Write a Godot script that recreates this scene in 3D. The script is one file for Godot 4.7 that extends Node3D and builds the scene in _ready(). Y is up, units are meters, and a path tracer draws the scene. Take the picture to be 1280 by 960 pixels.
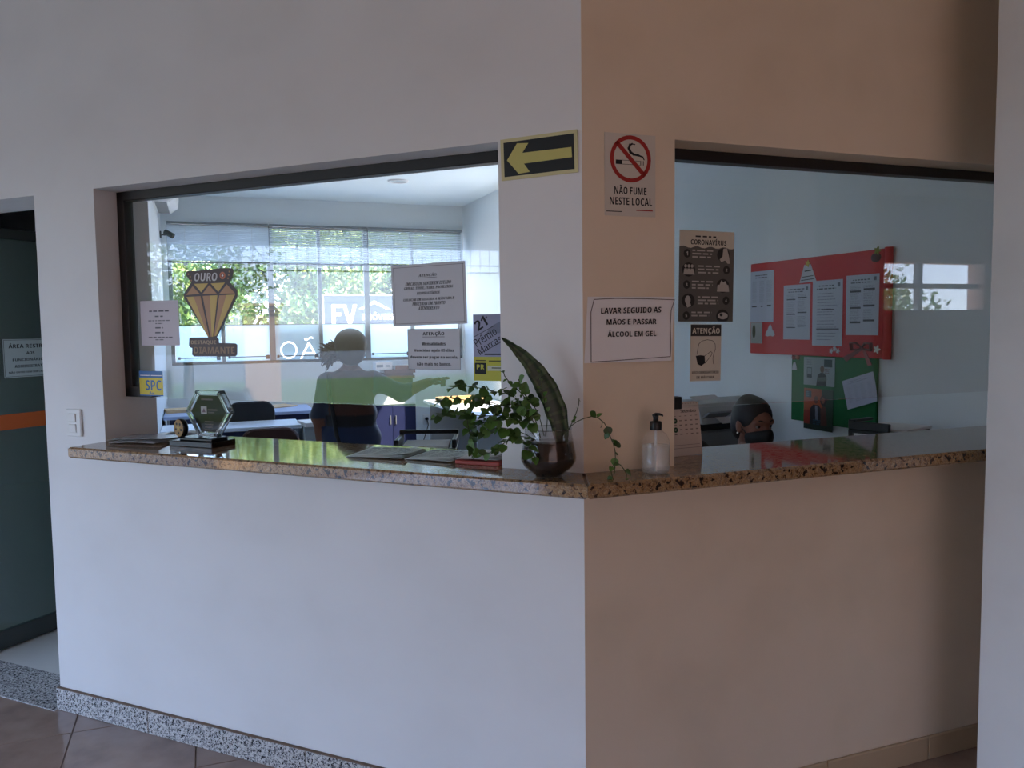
extends Node3D

# ---------------------------------------------------------------- frames
const AD := Vector3(-0.70710678, 0, -0.70710678)   # along the left reception wall, away from the corner
const AN := Vector3(-0.70710678, 0, 0.70710678)    # out of that wall, into the hall
const CT := 1.125                                  # top of the counter
const XR := 1.95                                   # office right wall
const XL := -1.40                                  # office left wall
const ZB := -7.35                                  # office back wall
const OC := 2.985                                  # office ceiling
var M := {}
var used := {}
var TA := Transform3D(Basis(Vector3.UP, deg_to_rad(-45.0)), Vector3.ZERO)

func pa(s: float, y: float, off: float) -> Vector3:
	return AD * s + AN * off + Vector3(0, y, 0)

# ---------------------------------------------------------------- helpers: naming and tagging
func numbered(n: String) -> String:
	if not used.has(n):
		used[n] = 0
		return n
	used[n] += 1
	return "%s_%03d" % [n, used[n]]

func tag(o: Node, label: String, category: String, group := "") -> Node:
	o.set_meta("label", label)
	o.set_meta("category", category)
	if group != "":
		o.set_meta("group", group)
	return o

func thing(called: String, label: String, category: String, at := Vector3.ZERO, yaw := 0.0, group := "") -> Node3D:
	var o := Node3D.new()
	o.name = numbered(called)
	add_child(o)
	o.position = at
	o.rotation.y = deg_to_rad(yaw)
	tag(o, label, category, group)
	return o

func place(called: String, mesh: Mesh, m: Material, parent: Node = self, at := Vector3.ZERO) -> MeshInstance3D:
	var o := MeshInstance3D.new()
	o.mesh = mesh
	o.material_override = m
	o.position = at
	if parent == self:
		o.name = numbered(called)
		add_child(o)
	else:
		o.name = called
		parent.add_child(o, true)
	return o

func obj(called: String, s: SurfaceTool, m: Material, parent: Node = self) -> MeshInstance3D:
	return place(called, fin(s), m, parent)

func struct(called: String, s: SurfaceTool, m: Material) -> MeshInstance3D:
	var o := obj(called, s, m)
	o.set_meta("kind", "structure")
	return o

func fin(s: SurfaceTool) -> ArrayMesh:
	s.generate_normals()
	return s.commit()

# ---------------------------------------------------------------- helpers: geometry
func st0() -> SurfaceTool:
	var s := SurfaceTool.new()
	s.begin(Mesh.PRIMITIVE_TRIANGLES)
	s.set_smooth_group(-1)
	return s

func tri(s: SurfaceTool, a: Vector3, b: Vector3, c: Vector3, o: Vector3) -> void:
	if (b - a).cross(c - a).dot(o) > 0.0:
		var t := b
		b = c
		c = t
	s.add_vertex(a)
	s.add_vertex(b)
	s.add_vertex(c)

func quad(s: SurfaceTool, a: Vector3, b: Vector3, c: Vector3, d: Vector3, o: Vector3) -> void:
	tri(s, a, b, c, o)
	tri(s, a, c, d, o)

func T(x: float, y: float, z: float, yaw := 0.0, pitch := 0.0, roll := 0.0) -> Transform3D:
	return Transform3D(Basis.from_euler(Vector3(deg_to_rad(pitch), deg_to_rad(yaw), deg_to_rad(roll))), Vector3(x, y, z))

# chamfered box centred on t
func cbox(s: SurfaceTool, t: Transform3D, size: Vector3, bev := 0.0) -> void:
	var h := size * 0.5
	var e: float = minf(bev, minf(h.x, minf(h.y, h.z)) * 0.9)
	s.set_smooth_group(-1)
	var v := {}
	for sx in [-1, 1]:
		for sy in [-1, 1]:
			for sz in [-1, 1]:
				var k := Vector3i(sx, sy, sz)
				v[[k, 0]] = t * Vector3(sx * h.x, sy * (h.y - e), sz * (h.z - e))
				v[[k, 1]] = t * Vector3(sx * (h.x - e), sy * h.y, sz * (h.z - e))
				v[[k, 2]] = t * Vector3(sx * (h.x - e), sy * (h.y - e), sz * h.z)
	var b := t.basis
	for g in [-1, 1]:
		quad(s, v[[Vector3i(g, -1, -1), 0]], v[[Vector3i(g, 1, -1), 0]], v[[Vector3i(g, 1, 1), 0]], v[[Vector3i(g, -1, 1), 0]], b.x * g)
		quad(s, v[[Vector3i(-1, g, -1), 1]], v[[Vector3i(1, g, -1), 1]], v[[Vector3i(1, g, 1), 1]], v[[Vector3i(-1, g, 1), 1]], b.y * g)
		quad(s, v[[Vector3i(-1, -1, g), 2]], v[[Vector3i(1, -1, g), 2]], v[[Vector3i(1, 1, g), 2]], v[[Vector3i(-1, 1, g), 2]], b.z * g)
	if e <= 0.0:
		return
	for p in [-1, 1]:
		for r in [-1, 1]:
			quad(s, v[[Vector3i(p, r, -1), 0]], v[[Vector3i(p, r, 1), 0]], v[[Vector3i(p, r, 1), 1]], v[[Vector3i(p, r, -1), 1]], b.x * p + b.y * r)
			quad(s, v[[Vector3i(p, -1, r), 0]], v[[Vector3i(p, 1, r), 0]], v[[Vector3i(p, 1, r), 2]], v[[Vector3i(p, -1, r), 2]], b.x * p + b.z * r)
			quad(s, v[[Vector3i(-1, p, r), 1]], v[[Vector3i(1, p, r), 1]], v[[Vector3i(1, p, r), 2]], v[[Vector3i(-1, p, r), 2]], b.y * p + b.z * r)
			for w in [-1, 1]:
				var k := Vector3i(p, r, w)
				tri(s, v[[k, 0]], v[[k, 1]], v[[k, 2]], b.x * p + b.y * r + b.z * w)

# box from corner to corner in frame t
func slab(s: SurfaceTool, lo: Vector3, hi: Vector3, bev := 0.0, t := Transform3D.IDENTITY) -> void:
	cbox(s, t * Transform3D(Basis.IDENTITY, (lo + hi) * 0.5), (hi - lo).abs(), bev)

func box1(called: String, t: Transform3D, size: Vector3, bev: float, m: Material, parent: Node = self) -> MeshInstance3D:
	var s := st0()
	cbox(s, t, size, bev)
	return obj(called, s, m, parent)

# swept round tube; r is a float or an array of radii
func tube(s: SurfaceTool, pts: Array, r, n := 8, caps := true, squash := 1.0) -> void:
	var rings := []
	var up := Vector3.UP
	var prev := Vector3.ZERO
	for i in pts.size():
		var d: Vector3
		if i == 0:
			d = pts[1] - pts[0]
		elif i == pts.size() - 1:
			d = pts[i] - pts[i - 1]
		else:
			d = pts[i + 1] - pts[i - 1]
		d = d.normalized()
		var x := prev - d * prev.dot(d)
		if x.length() < 0.01:
			x = d.cross(up)
			if x.length() < 0.05:
				x = d.cross(Vector3.RIGHT)
		x = x.normalized()
		prev = x
		var y := d.cross(x)
		var rr: float = r[i] if r is Array else r
		var ring := []
		for k in n:
			var a := TAU * k / n
			ring.append(pts[i] + x * cos(a) * rr + y * sin(a) * rr * squash)
		rings.append(ring)
	s.set_smooth_group(1)
	for i in rings.size() - 1:
		for k in n:
			var k2 := (k + 1) % n
			var o: Vector3 = (rings[i][k] + rings[i][k2]) * 0.5 - pts[i]
			quad(s, rings[i][k], rings[i][k2], rings[i + 1][k2], rings[i + 1][k], o)
	if caps:
		s.set_smooth_group(-1)
		for e in [0, rings.size() - 1]:
			var o: Vector3 = (pts[0] - pts[1]) if e == 0 else (pts[e] - pts[e - 1])
			for k in n - 2:
				tri(s, rings[e][0], rings[e][k + 1], rings[e][k + 2], o)

# surface of revolution round local y; profile of Vector2(radius, y)
func lathe(s: SurfaceTool, t: Transform3D, prof: Array, n := 24, inward := false) -> void:
	s.set_smooth_group(1)
	for i in prof.size() - 1:
		var p: Vector2 = prof[i]
		var q: Vector2 = prof[i + 1]
		var nrm := Vector2(q.y - p.y, -(q.x - p.x))
		for k in n:
			var a := TAU * k / n
			var b := TAU * (k + 1) / n
			var m := (a + b) * 0.5
			var o := t.basis * Vector3(cos(m) * nrm.x, nrm.y, sin(m) * nrm.x)
			if inward:
				o = -o
			var v0 := t * Vector3(cos(a) * p.x, p.y, sin(a) * p.x)
			var v1 := t * Vector3(cos(b) * p.x, p.y, sin(b) * p.x)
			var v2 := t * Vector3(cos(b) * q.x, q.y, sin(b) * q.x)
			var v3 := t * Vector3(cos(a) * q.x, q.y, sin(a) * q.x)
			if p.x > 1e-5 and q.x > 1e-5:
				quad(s, v0, v1, v2, v3, o)
			elif p.x > 1e-5:
				tri(s, v0, v1, v2, o)
			elif q.x > 1e-5:
				tri(s, v0, v2, v3, o)

# polygon (x, y) extruded from z0 to z1 in frame t, its front and back edges chamfered
func prism(s: SurfaceTool, t: Transform3D, poly: PackedVector2Array, z0: float, z1: float, bev := 0.0) -> void:
	s.set_smooth_group(-1)
	var p := poly
	if not Geometry2D.is_polygon_clockwise(p):
		p = p.duplicate()
		p.reverse()
	var n := p.size()
	var inner := p
	if bev > 0.0:
		inner = PackedVector2Array()
		for i in n:
			var d0 := (p[i] - p[(i + n - 1) % n]).normalized()
			var d1 := (p[(i + 1) % n] - p[i]).normalized()
			var n0 := Vector2(-d0.y, d0.x)
			var n1 := Vector2(-d1.y, d1.x)
			var mm := (n0 + n1).normalized()
			var off := mm * (bev / maxf(0.3, mm.dot(n0)))
			inner.append(p[i] - off if Geometry2D.is_point_in_polygon(p[i] - off * 0.05, p) else p[i] + off)
	var idx := Geometry2D.triangulate_polygon(inner)
	var b := t.basis
	for i in range(0, idx.size(), 3):
		var a0 := inner[idx[i]]
		var a1 := inner[idx[i + 1]]
		var a2 := inner[idx[i + 2]]
		tri(s, t * Vector3(a0.x, a0.y, z1), t * Vector3(a1.x, a1.y, z1), t * Vector3(a2.x, a2.y, z1), b.z)
		tri(s, t * Vector3(a0.x, a0.y, z0), t * Vector3(a1.x, a1.y, z0), t * Vector3(a2.x, a2.y, z0), -b.z)
	for i in n:
		var j := (i + 1) % n
		var d := (p[j] - p[i]).normalized()
		var o2 := Vector2(-d.y, d.x)
		if Geometry2D.is_point_in_polygon((p[i] + p[j]) * 0.5 + o2 * 1e-4, p):
			o2 = -o2
		var o := b * Vector3(o2.x, o2.y, 0)
		quad(s, t * Vector3(p[i].x, p[i].y, z0 + bev), t * Vector3(p[j].x, p[j].y, z0 + bev), t * Vector3(p[j].x, p[j].y, z1 - bev), t * Vector3(p[i].x, p[i].y, z1 - bev), o)
		if bev > 0.0:
			quad(s, t * Vector3(p[i].x, p[i].y, z1 - bev), t * Vector3(p[j].x, p[j].y, z1 - bev), t * Vector3(inner[j].x, inner[j].y, z1), t * Vector3(inner[i].x, inner[i].y, z1), o + b.z)
			quad(s, t * Vector3(p[i].x, p[i].y, z0 + bev), t * Vector3(p[j].x, p[j].y, z0 + bev), t * Vector3(inner[j].x, inner[j].y, z0), t * Vector3(inner[i].x, inner[i].y, z0), o - b.z)

func ngon(n: int, r: float, ry := 0.0, rot := 0.0, c := Vector2.ZERO) -> PackedVector2Array:
	var p := PackedVector2Array()
	for i in n:
		var a := TAU * i / n + rot
		p.append(c + Vector2(cos(a) * r, sin(a) * (ry if ry > 0.0 else r)))
	return p

func rrect(w: float, h: float, r: float, c := Vector2.ZERO, n := 4) -> PackedVector2Array:
	var p := PackedVector2Array()
	for k in 4:
		var cc := Vector2((w * 0.5 - r) * [1, -1, -1, 1][k], (h * 0.5 - r) * [1, 1, -1, -1][k])
		for i in n + 1:
			var a: float = PI * 0.5 * (k + float(i) / n)
			p.append(c + cc + Vector2(cos(a), sin(a)) * r)
	return p

# ---------------------------------------------------------------- helpers: materials
func mat(called: String, c: Color, rough := 0.6, metal := 0.0) -> StandardMaterial3D:
	if M.has(called):
		return M[called]
	var m := StandardMaterial3D.new()
	m.resource_name = called
	m.albedo_color = c
	m.roughness = rough
	m.metallic = metal
	M[called] = m
	return m

func noise_tex(seed_: int, freq: float, ramp: Array, size := 512, type := FastNoiseLite.TYPE_SIMPLEX_SMOOTH, oct := 4, normal := false, bump := 4.0) -> NoiseTexture2D:
	var f := FastNoiseLite.new()
	f.seed = seed_
	f.noise_type = type
	f.frequency = freq
	f.fractal_octaves = oct
	var t := NoiseTexture2D.new()
	t.width = size
	t.height = size
	t.seamless = true
	t.generate_mipmaps = false
	t.noise = f
	if normal:
		t.as_normal_map = true
		t.bump_strength = bump
	if ramp.size():
		var g := Gradient.new()
		var o := PackedFloat32Array()
		var cc := PackedColorArray()
		for r in ramp:
			o.append(r[0])
			cc.append(r[1])
		g.offsets = o
		g.colors = cc
		t.color_ramp = g
	return t

func tri_tex(m: StandardMaterial3D, t: Texture2D, scale: float, world := true) -> void:
	m.uv1_triplanar_sharpness = 8.0
	m.albedo_texture = t
	m.uv1_triplanar = true
	m.uv1_world_triplanar = world
	m.uv1_scale = Vector3.ONE * scale

# stone of crisp mineral grains: a list of [share, colour]
func grain_tex(seed_: int, size: int, cell: float, grains: Array, fleck: Color, fleck_at: float) -> ImageTexture:
	var f := FastNoiseLite.new()
	f.seed = seed_
	f.noise_type = FastNoiseLite.TYPE_CELLULAR
	f.cellular_return_type = FastNoiseLite.RETURN_CELL_VALUE
	f.frequency = 1.0 / cell
	f.cellular_jitter = 1.0
	var g := FastNoiseLite.new()
	g.seed = seed_ + 7
	g.frequency = 0.6 / cell
	g.fractal_octaves = 3
	var im := Image.create_empty(size, size, false, Image.FORMAT_RGB8)
	for y in size:
		for x in size:
			var wx := x + g.get_noise_2d(x, y) * cell * 0.8
			var wy := y + g.get_noise_2d(x + 900, y) * cell * 0.8
			var v := f.get_noise_2d(wx, wy) * 0.5 + 0.5
			var c: Color = grains[-1][1]
			for e in grains:
				if v < e[0]:
					c = e[1]
					break
			var w := g.get_noise_2d(x * 0.55 + 300, y * 0.55)
			if w > fleck_at:
				c = fleck
			c = c.lightened(0.12) if g.get_noise_2d(x * 3.0, y * 3.0) > 0.15 else c
			im.set_pixel(x, y, c)
	return ImageTexture.create_from_image(im)

func make_materials() -> void:
	var m: StandardMaterial3D
	m = mat("wall_white", Color(1, 1, 1), 0.75)
	tri_tex(m, noise_tex(3, 0.006, [[0.0, Color(0.835, 0.83, 0.82)], [0.45, Color(0.865, 0.862, 0.855)], [1.0, Color(0.88, 0.877, 0.87)]], 512, FastNoiseLite.TYPE_SIMPLEX_SMOOTH, 5), 0.6)
	m = mat("wall_cream", Color(1, 1, 1), 0.75)
	tri_tex(m, noise_tex(5, 0.006, [[0.0, Color(0.85, 0.78, 0.68)], [0.5, Color(0.88, 0.81, 0.71)], [1.0, Color(0.89, 0.82, 0.725)]], 512, FastNoiseLite.TYPE_SIMPLEX_SMOOTH, 5), 0.6)
	mat("office_paint", Color(0.87, 0.89, 0.89), 0.7)
	mat("office_ceiling", Color(0.88, 0.925, 0.93), 0.8)
	mat("hall_ceiling", Color(0.78, 0.75, 0.71), 0.8)
	mat("hall_pink", Color(0.80, 0.66, 0.58), 0.8)
	m = mat("granite", Color(1, 1, 1), 0.06)
	tri_tex(m, grain_tex(11, 512, 9.0, [[0.12, Color(0.16, 0.10, 0.07)], [0.26, Color(0.36, 0.25, 0.16)], [0.46, Color(0.58, 0.45, 0.30)], [0.64, Color(0.64, 0.52, 0.37)], [0.82, Color(0.50, 0.41, 0.32)], [1.0, Color(0.70, 0.60, 0.46)]], Color(0.15, 0.10, 0.08), 0.33), 2.0, false)
	m.metallic_specular = 0.65
	m = mat("grey_granite", Color(1, 1, 1), 0.25)
	tri_tex(m, grain_tex(23, 512, 7.0, [[0.22, Color(0.10, 0.10, 0.12)], [0.40, Color(0.42, 0.42, 0.43)], [0.7, Color(0.78, 0.77, 0.75)], [1.0, Color(0.62, 0.60, 0.58)]], Color(0.07, 0.07, 0.08), 0.36), 2.6, false)
	m = mat("terracotta", Color(1, 1, 1), 0.14)
	tri_tex(m, noise_tex(31, 0.012, [[0.0, Color(0.55, 0.46, 0.41)], [0.5, Color(0.61, 0.52, 0.46)], [1.0, Color(0.65, 0.56, 0.50)]], 512, FastNoiseLite.TYPE_SIMPLEX_SMOOTH, 5), 0.9)
	mat("grout", Color(0.42, 0.34, 0.30), 0.9)
	mat("beige_tile", Color(0.72, 0.63, 0.51), 0.35)
	mat("pale_tile", Color(0.80, 0.79, 0.76), 0.3)
	mat("frame_brown", Color(0.10, 0.075, 0.065), 0.45)
	mat("alu_brown", Color(0.30, 0.26, 0.23), 0.5)
	mat("alu_grey", Color(0.45, 0.47, 0.49), 0.45)
	m = mat("glass", Color(0.55, 0.75, 0.70, 0.035), 0.0)
	m.transparency = BaseMaterial3D.TRANSPARENCY_ALPHA
	m = mat("window_glass", Color(0.7, 0.85, 0.85, 0.02), 0.0)
	m.transparency = BaseMaterial3D.TRANSPARENCY_ALPHA
	m = mat("door_glass", Color(0.32, 0.42, 0.38, 0.34), 0.0)
	m.transparency = BaseMaterial3D.TRANSPARENCY_ALPHA
	m = mat("frosted", Color(0.90, 0.955, 0.955), 0.6)
	m.backlight_enabled = true
	m.backlight = Color(0.94, 0.985, 0.985)
	mat("paper", Color(0.90, 0.89, 0.88), 0.8)
	mat("ink", Color(0.06, 0.06, 0.065), 0.7)
	mat("black_plastic", Color(0.035, 0.035, 0.04), 0.4)
	mat("white_plastic", Color(0.86, 0.86, 0.85), 0.4)
	mat("lawn", Color(0.30, 0.40, 0.16), 0.95)
	mat("pavement", Color(0.55, 0.50, 0.45), 0.9)

func _ready() -> void:
	var cam := Camera3D.new()
	cam.name = "camera"
	add_child(cam)
	cam.position = Vector3(-1.0024, 1.55, 2.081)
	cam.basis = Basis.from_euler(Vector3(deg_to_rad(-4.117), deg_to_rad(-20.681), deg_to_rad(-0.726)))
	cam.fov = 50.705
	cam.near = 0.02
	cam.far = 400.0
	cam.current = true
	var env := Environment.new()
	env.background_mode = Environment.BG_SKY
	var sm := ProceduralSkyMaterial.new()
	sm.sky_top_color = Color(0.58, 0.74, 1.0)
	sm.sky_horizon_color = Color(0.87, 0.93, 1.0)
	sm.ground_horizon_color = Color(0.62, 0.60, 0.55)
	sm.ground_bottom_color = Color(0.40, 0.37, 0.33)
	sm.sky_energy_multiplier = 1.5
	sm.sun_angle_max = 20.0
	var sky := Sky.new()
	sky.sky_material = sm
	env.sky = sky
	env.tonemap_mode = Environment.TONE_MAPPER_LINEAR
	env.tonemap_exposure = 2.9
	env.sdfgi_enabled = true
	env.ssao_enabled = true
	env.ssil_enabled = true
	var we := WorldEnvironment.new()
	we.name = "world_environment"
	we.environment = env
	add_child(we)
	var sun := DirectionalLight3D.new()
	sun.name = "sun"
	add_child(sun)
	sun.light_color = Color(1.0, 0.94, 0.84)
	sun.light_energy = 2.6
	sun.light_angular_distance = 0.6
	sun.shadow_enabled = true
	# the sun stands high behind the photographer's right shoulder
	sun.look_at_from_position(Vector3(5.5, 9.0, 5.5), Vector3.ZERO)

	make_materials()
	build_structure()
	build_outdoors()
	build_wall_signs()
	build_glass_signs()
	build_counter_things()
	build_plant()
	build_office()
	build_board()
	build_people()

# ---------------------------------------------------------------- the setting
func build_structure() -> void:
	var W := 0.25
	var top := 3.10
	# left reception wall with the service opening and the door opening
	var s := st0()
	slab(s, Vector3(-2.28, 0, -W), Vector3(0, 1.085, 0), 0, TA)
	slab(s, Vector3(-2.28, 1.085, -W), Vector3(-1.945, 2.085, 0), 0, TA)
	slab(s, Vector3(-0.258, 1.125, -W), Vector3(0, 2.085, 0), 0, TA)
	slab(s, Vector3(-3.75, 2.085, -W), Vector3(0, top, 0), 0, TA)
	slab(s, Vector3(-3.75, 0, -W), Vector3(-3.14, 2.085, 0), 0, TA)
	struct("wall_front_left", s, M.wall_white)
	# right reception wall
	s = st0()
	slab(s, Vector3(0, 0, -W), Vector3(2.6, 1.085, 0))
	slab(s, Vector3(0, 1.125, -W), Vector3(0.300, 2.085, 0))
	slab(s, Vector3(0, 2.085, -W), Vector3(2.6, top, 0))
	slab(s, Vector3(2.05, 1.085, -W), Vector3(2.6, 2.085, 0))
	struct("wall_front_right", s, M.wall_cream)
	# white pillar close to the camera
	s = st0()
	slab(s, Vector3(1.255, 0, 0.26), Vector3(1.56, 3.1, 0.56), 0.006)
	struct("wall_pillar", s, M.wall_white)
	# office shell
	s = st0()
	slab(s, Vector3(XL - 0.15, 0, ZB), Vector3(XL, OC, -1.78))
	struct("wall_office_left", s, M.office_paint)
	s = st0()
	slab(s, Vector3(XR, 0, ZB), Vector3(XR + 0.15, OC, -6.0))
	slab(s, Vector3(XR, 0, -6.0), Vector3(XR + 0.15, 0.85, -4.4))
	slab(s, Vector3(XR, 2.75, -6.0), Vector3(XR + 0.15, OC, -4.4))
	slab(s, Vector3(XR, 0, -4.4), Vector3(XR + 0.15, OC, -0.25))
	struct("wall_office_right", s, M.office_paint)
	s = st0()
	slab(s, Vector3(XL - 0.15, 0, ZB - 0.2), Vector3(XR + 0.15, 1.165, ZB))
	slab(s, Vector3(XL - 0.15, 2.70, ZB - 0.2), Vector3(XR + 0.15, OC, ZB))
	slab(s, Vector3(XL - 0.15, 1.165, ZB - 0.2), Vector3(-1.345, 2.70, ZB))
	slab(s, Vector3(1.93, 1.165, ZB - 0.2), Vector3(XR + 0.15, 2.70, ZB))
	struct("wall_office_back", s, M.office_paint)
	s = st0()
	var office := V([XR + 0.15, -(ZB - 0.2), XR + 0.15, 0.2, 0.12, 0.2, -1.40, 1.70, XL - 0.15, 1.85, XL - 0.15, -(ZB - 0.2)])
	var passage := V([XL - 0.15, 7.4, XL - 0.15, 1.83, -2.475, 2.757, -3.3, 2.757, -3.3, 7.4])
	prism(s, flat_t(0), office, OC, OC + 0.14)
	prism(s, flat_t(0), passage, OC, OC + 0.14)
	struct("ceiling_office", s, M.office_ceiling)
	s = st0()
	prism(s, flat_t(0), office, -0.2, 0.0)
	prism(s, flat_t(0), passage, -0.2, 0.003)
	struct("floor_office", s, M.pale_tile)
	# corridor behind the glass door
	s = st0()
	slab(s, Vector3(-3.45, 0, -7.4), Vector3(-3.3, OC, -2.5))
	slab(s, Vector3(-3.3, 0, -7.55), Vector3(XL - 0.15, OC, -7.4))
	struct("wall_corridor", s, M.office_paint)
	# hall shell
	s = st0()
	slab(s, Vector3(-5.7, 0, -2.85), Vector3(-2.65, 3.2, -2.62))
	struct("wall_hall_side", s, M.wall_white)
	s = st0()
	slab(s, Vector3(-5.7, 2.32, -2.85), Vector3(-5.45, 3.2, 5.75))
	slab(s, Vector3(-5.7, 0, 2.35), Vector3(-5.45, 2.32, 5.75))
	struct("wall_hall_left", s, M.wall_white)
	s = st0()
	var wz := 5.5
	slab(s, Vector3(-5.7, 0, wz), Vector3(-2.2, 3.2, wz + 0.25))
	slab(s, Vector3(-2.2, 2.50, wz), Vector3(1.0, 3.2, wz + 0.25))
	slab(s, Vector3(1.0, 0, wz), Vector3(6.9, 3.2, wz + 0.25))
	slab(s, Vector3(6.9, 0, wz), Vector3(8.6, 1.68, wz + 0.25))
	slab(s, Vector3(6.9, 2.28, wz), Vector3(8.6, 3.2, wz + 0.25))
	slab(s, Vector3(8.6, 0, wz), Vector3(9.4, 3.2, wz + 0.25))
	struct("wall_hall_rear", s, M.hall_pink)
	s = st0()
	slab(s, Vector3(9.2, 0, -0.3), Vector3(9.4, 3.2, 5.75))
	slab(s, Vector3(2.6, 0, -0.25), Vector3(9.4, 3.2, 0.0))
	struct("wall_hall_right", s, M.wall_cream)
	s = st0()
	slab(s, Vector3(-5.9, 3.1, -2.85), Vector3(9.4, 3.3, 5.75))
	struct("ceiling", s, M.hall_ceiling)
	# hall floor: a bed and tiles laid parallel to the right reception wall
	s = st0()
	slab(s, Vector3(-5.7, -0.2, -2.85), Vector3(9.4, -0.004, 5.75))
	var fl := struct("floor", s, M.grout)
	var tw := 0.45
	var gap := 0.002
	s = st0()
	slab(s, Vector3(-tw * 0.5 + gap, -0.008, -tw * 0.5 + gap), Vector3(tw * 0.5 - gap, 0.0, tw * 0.5 - gap), 0.0015)
	var tm := fin(s)
	s = st0()
	var n := 0
	for j in 19:
		for i in 34:
			var x: float = -5.365 + i * tw
			var z: float = -2.94 + j * tw
			# left out where the reception booth stands
			var p := Vector3(x, 0, z)
			if (p.dot(AN) < -0.35 and z < -0.35) or (x > 0.0 and z < -0.35) or (z < -2.7):
				continue
			if x > -3.5 and x < 2.9 and z < 4.0 and n < 300:
				place("tile", tm, M.terracotta, fl, Vector3(x, 0, z))
				n += 1
			else:
				slab(s, Vector3(x - tw * 0.5 + gap, -0.008, z - tw * 0.5 + gap), Vector3(x + tw * 0.5 - gap, 0.0, z + tw * 0.5 - gap))
	var rest := obj("tiling", s, M.terracotta, fl)
	rest.set_meta("kind", "stuff")
	# skirtings
	s = st0()
	slab(s, Vector3(-2.287, 0, 0), Vector3(-1.772, 0.091, 0.015), 0.002)
	var bl := struct("baseboard_left", s, M.grey_granite)
	bl.rotation.y = deg_to_rad(-45.0)
	for e in [[-1.770, -1.02], [-1.018, -0.32], [-0.318, 0.006]]:
		s = st0()
		slab(s, Vector3(e[0], 0, 0), Vector3(e[1], 0.091, 0.015), 0.002)
		obj("skirting_piece", s, M.grey_granite, bl)
	s = st0()
	slab(s, Vector3(-2.285, 0.091, 0), Vector3(0.004, 0.094, 0.0145), 0.001)
	obj("mortar_line", s, mat("mortar", Color(0.46, 0.38, 0.32), 0.95), bl)
	s = st0()
	slab(s, Vector3(0, 0, 0), Vector3(0.443, 0.085, 0.012), 0.003)
	var br := struct("baseboard_right", s, M.beige_tile)
	for i in 5:
		s = st0()
		slab(s, Vector3(0.445 + i * 0.445, 0, 0), Vector3(0.888 + i * 0.445, 0.085, 0.012), 0.003)
		obj("skirting_piece", s, M.beige_tile, br)
	# granite threshold of the door opening
	s = st0()
	slab(s, Vector3(-3.14, -0.01, -0.215), Vector3(-2.28, 0.004, 0.03), 0.001, TA)
	struct("trim_1", s, M.grey_granite)
	build_windows()

func pane(lo: Vector3, hi: Vector3, m: Material, parent: Node, t := Transform3D.IDENTITY, called := "glass_pane") -> MeshInstance3D:
	var s := st0()
	slab(s, lo, hi, 0, t)
	return obj(called, s, m, parent)

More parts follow.
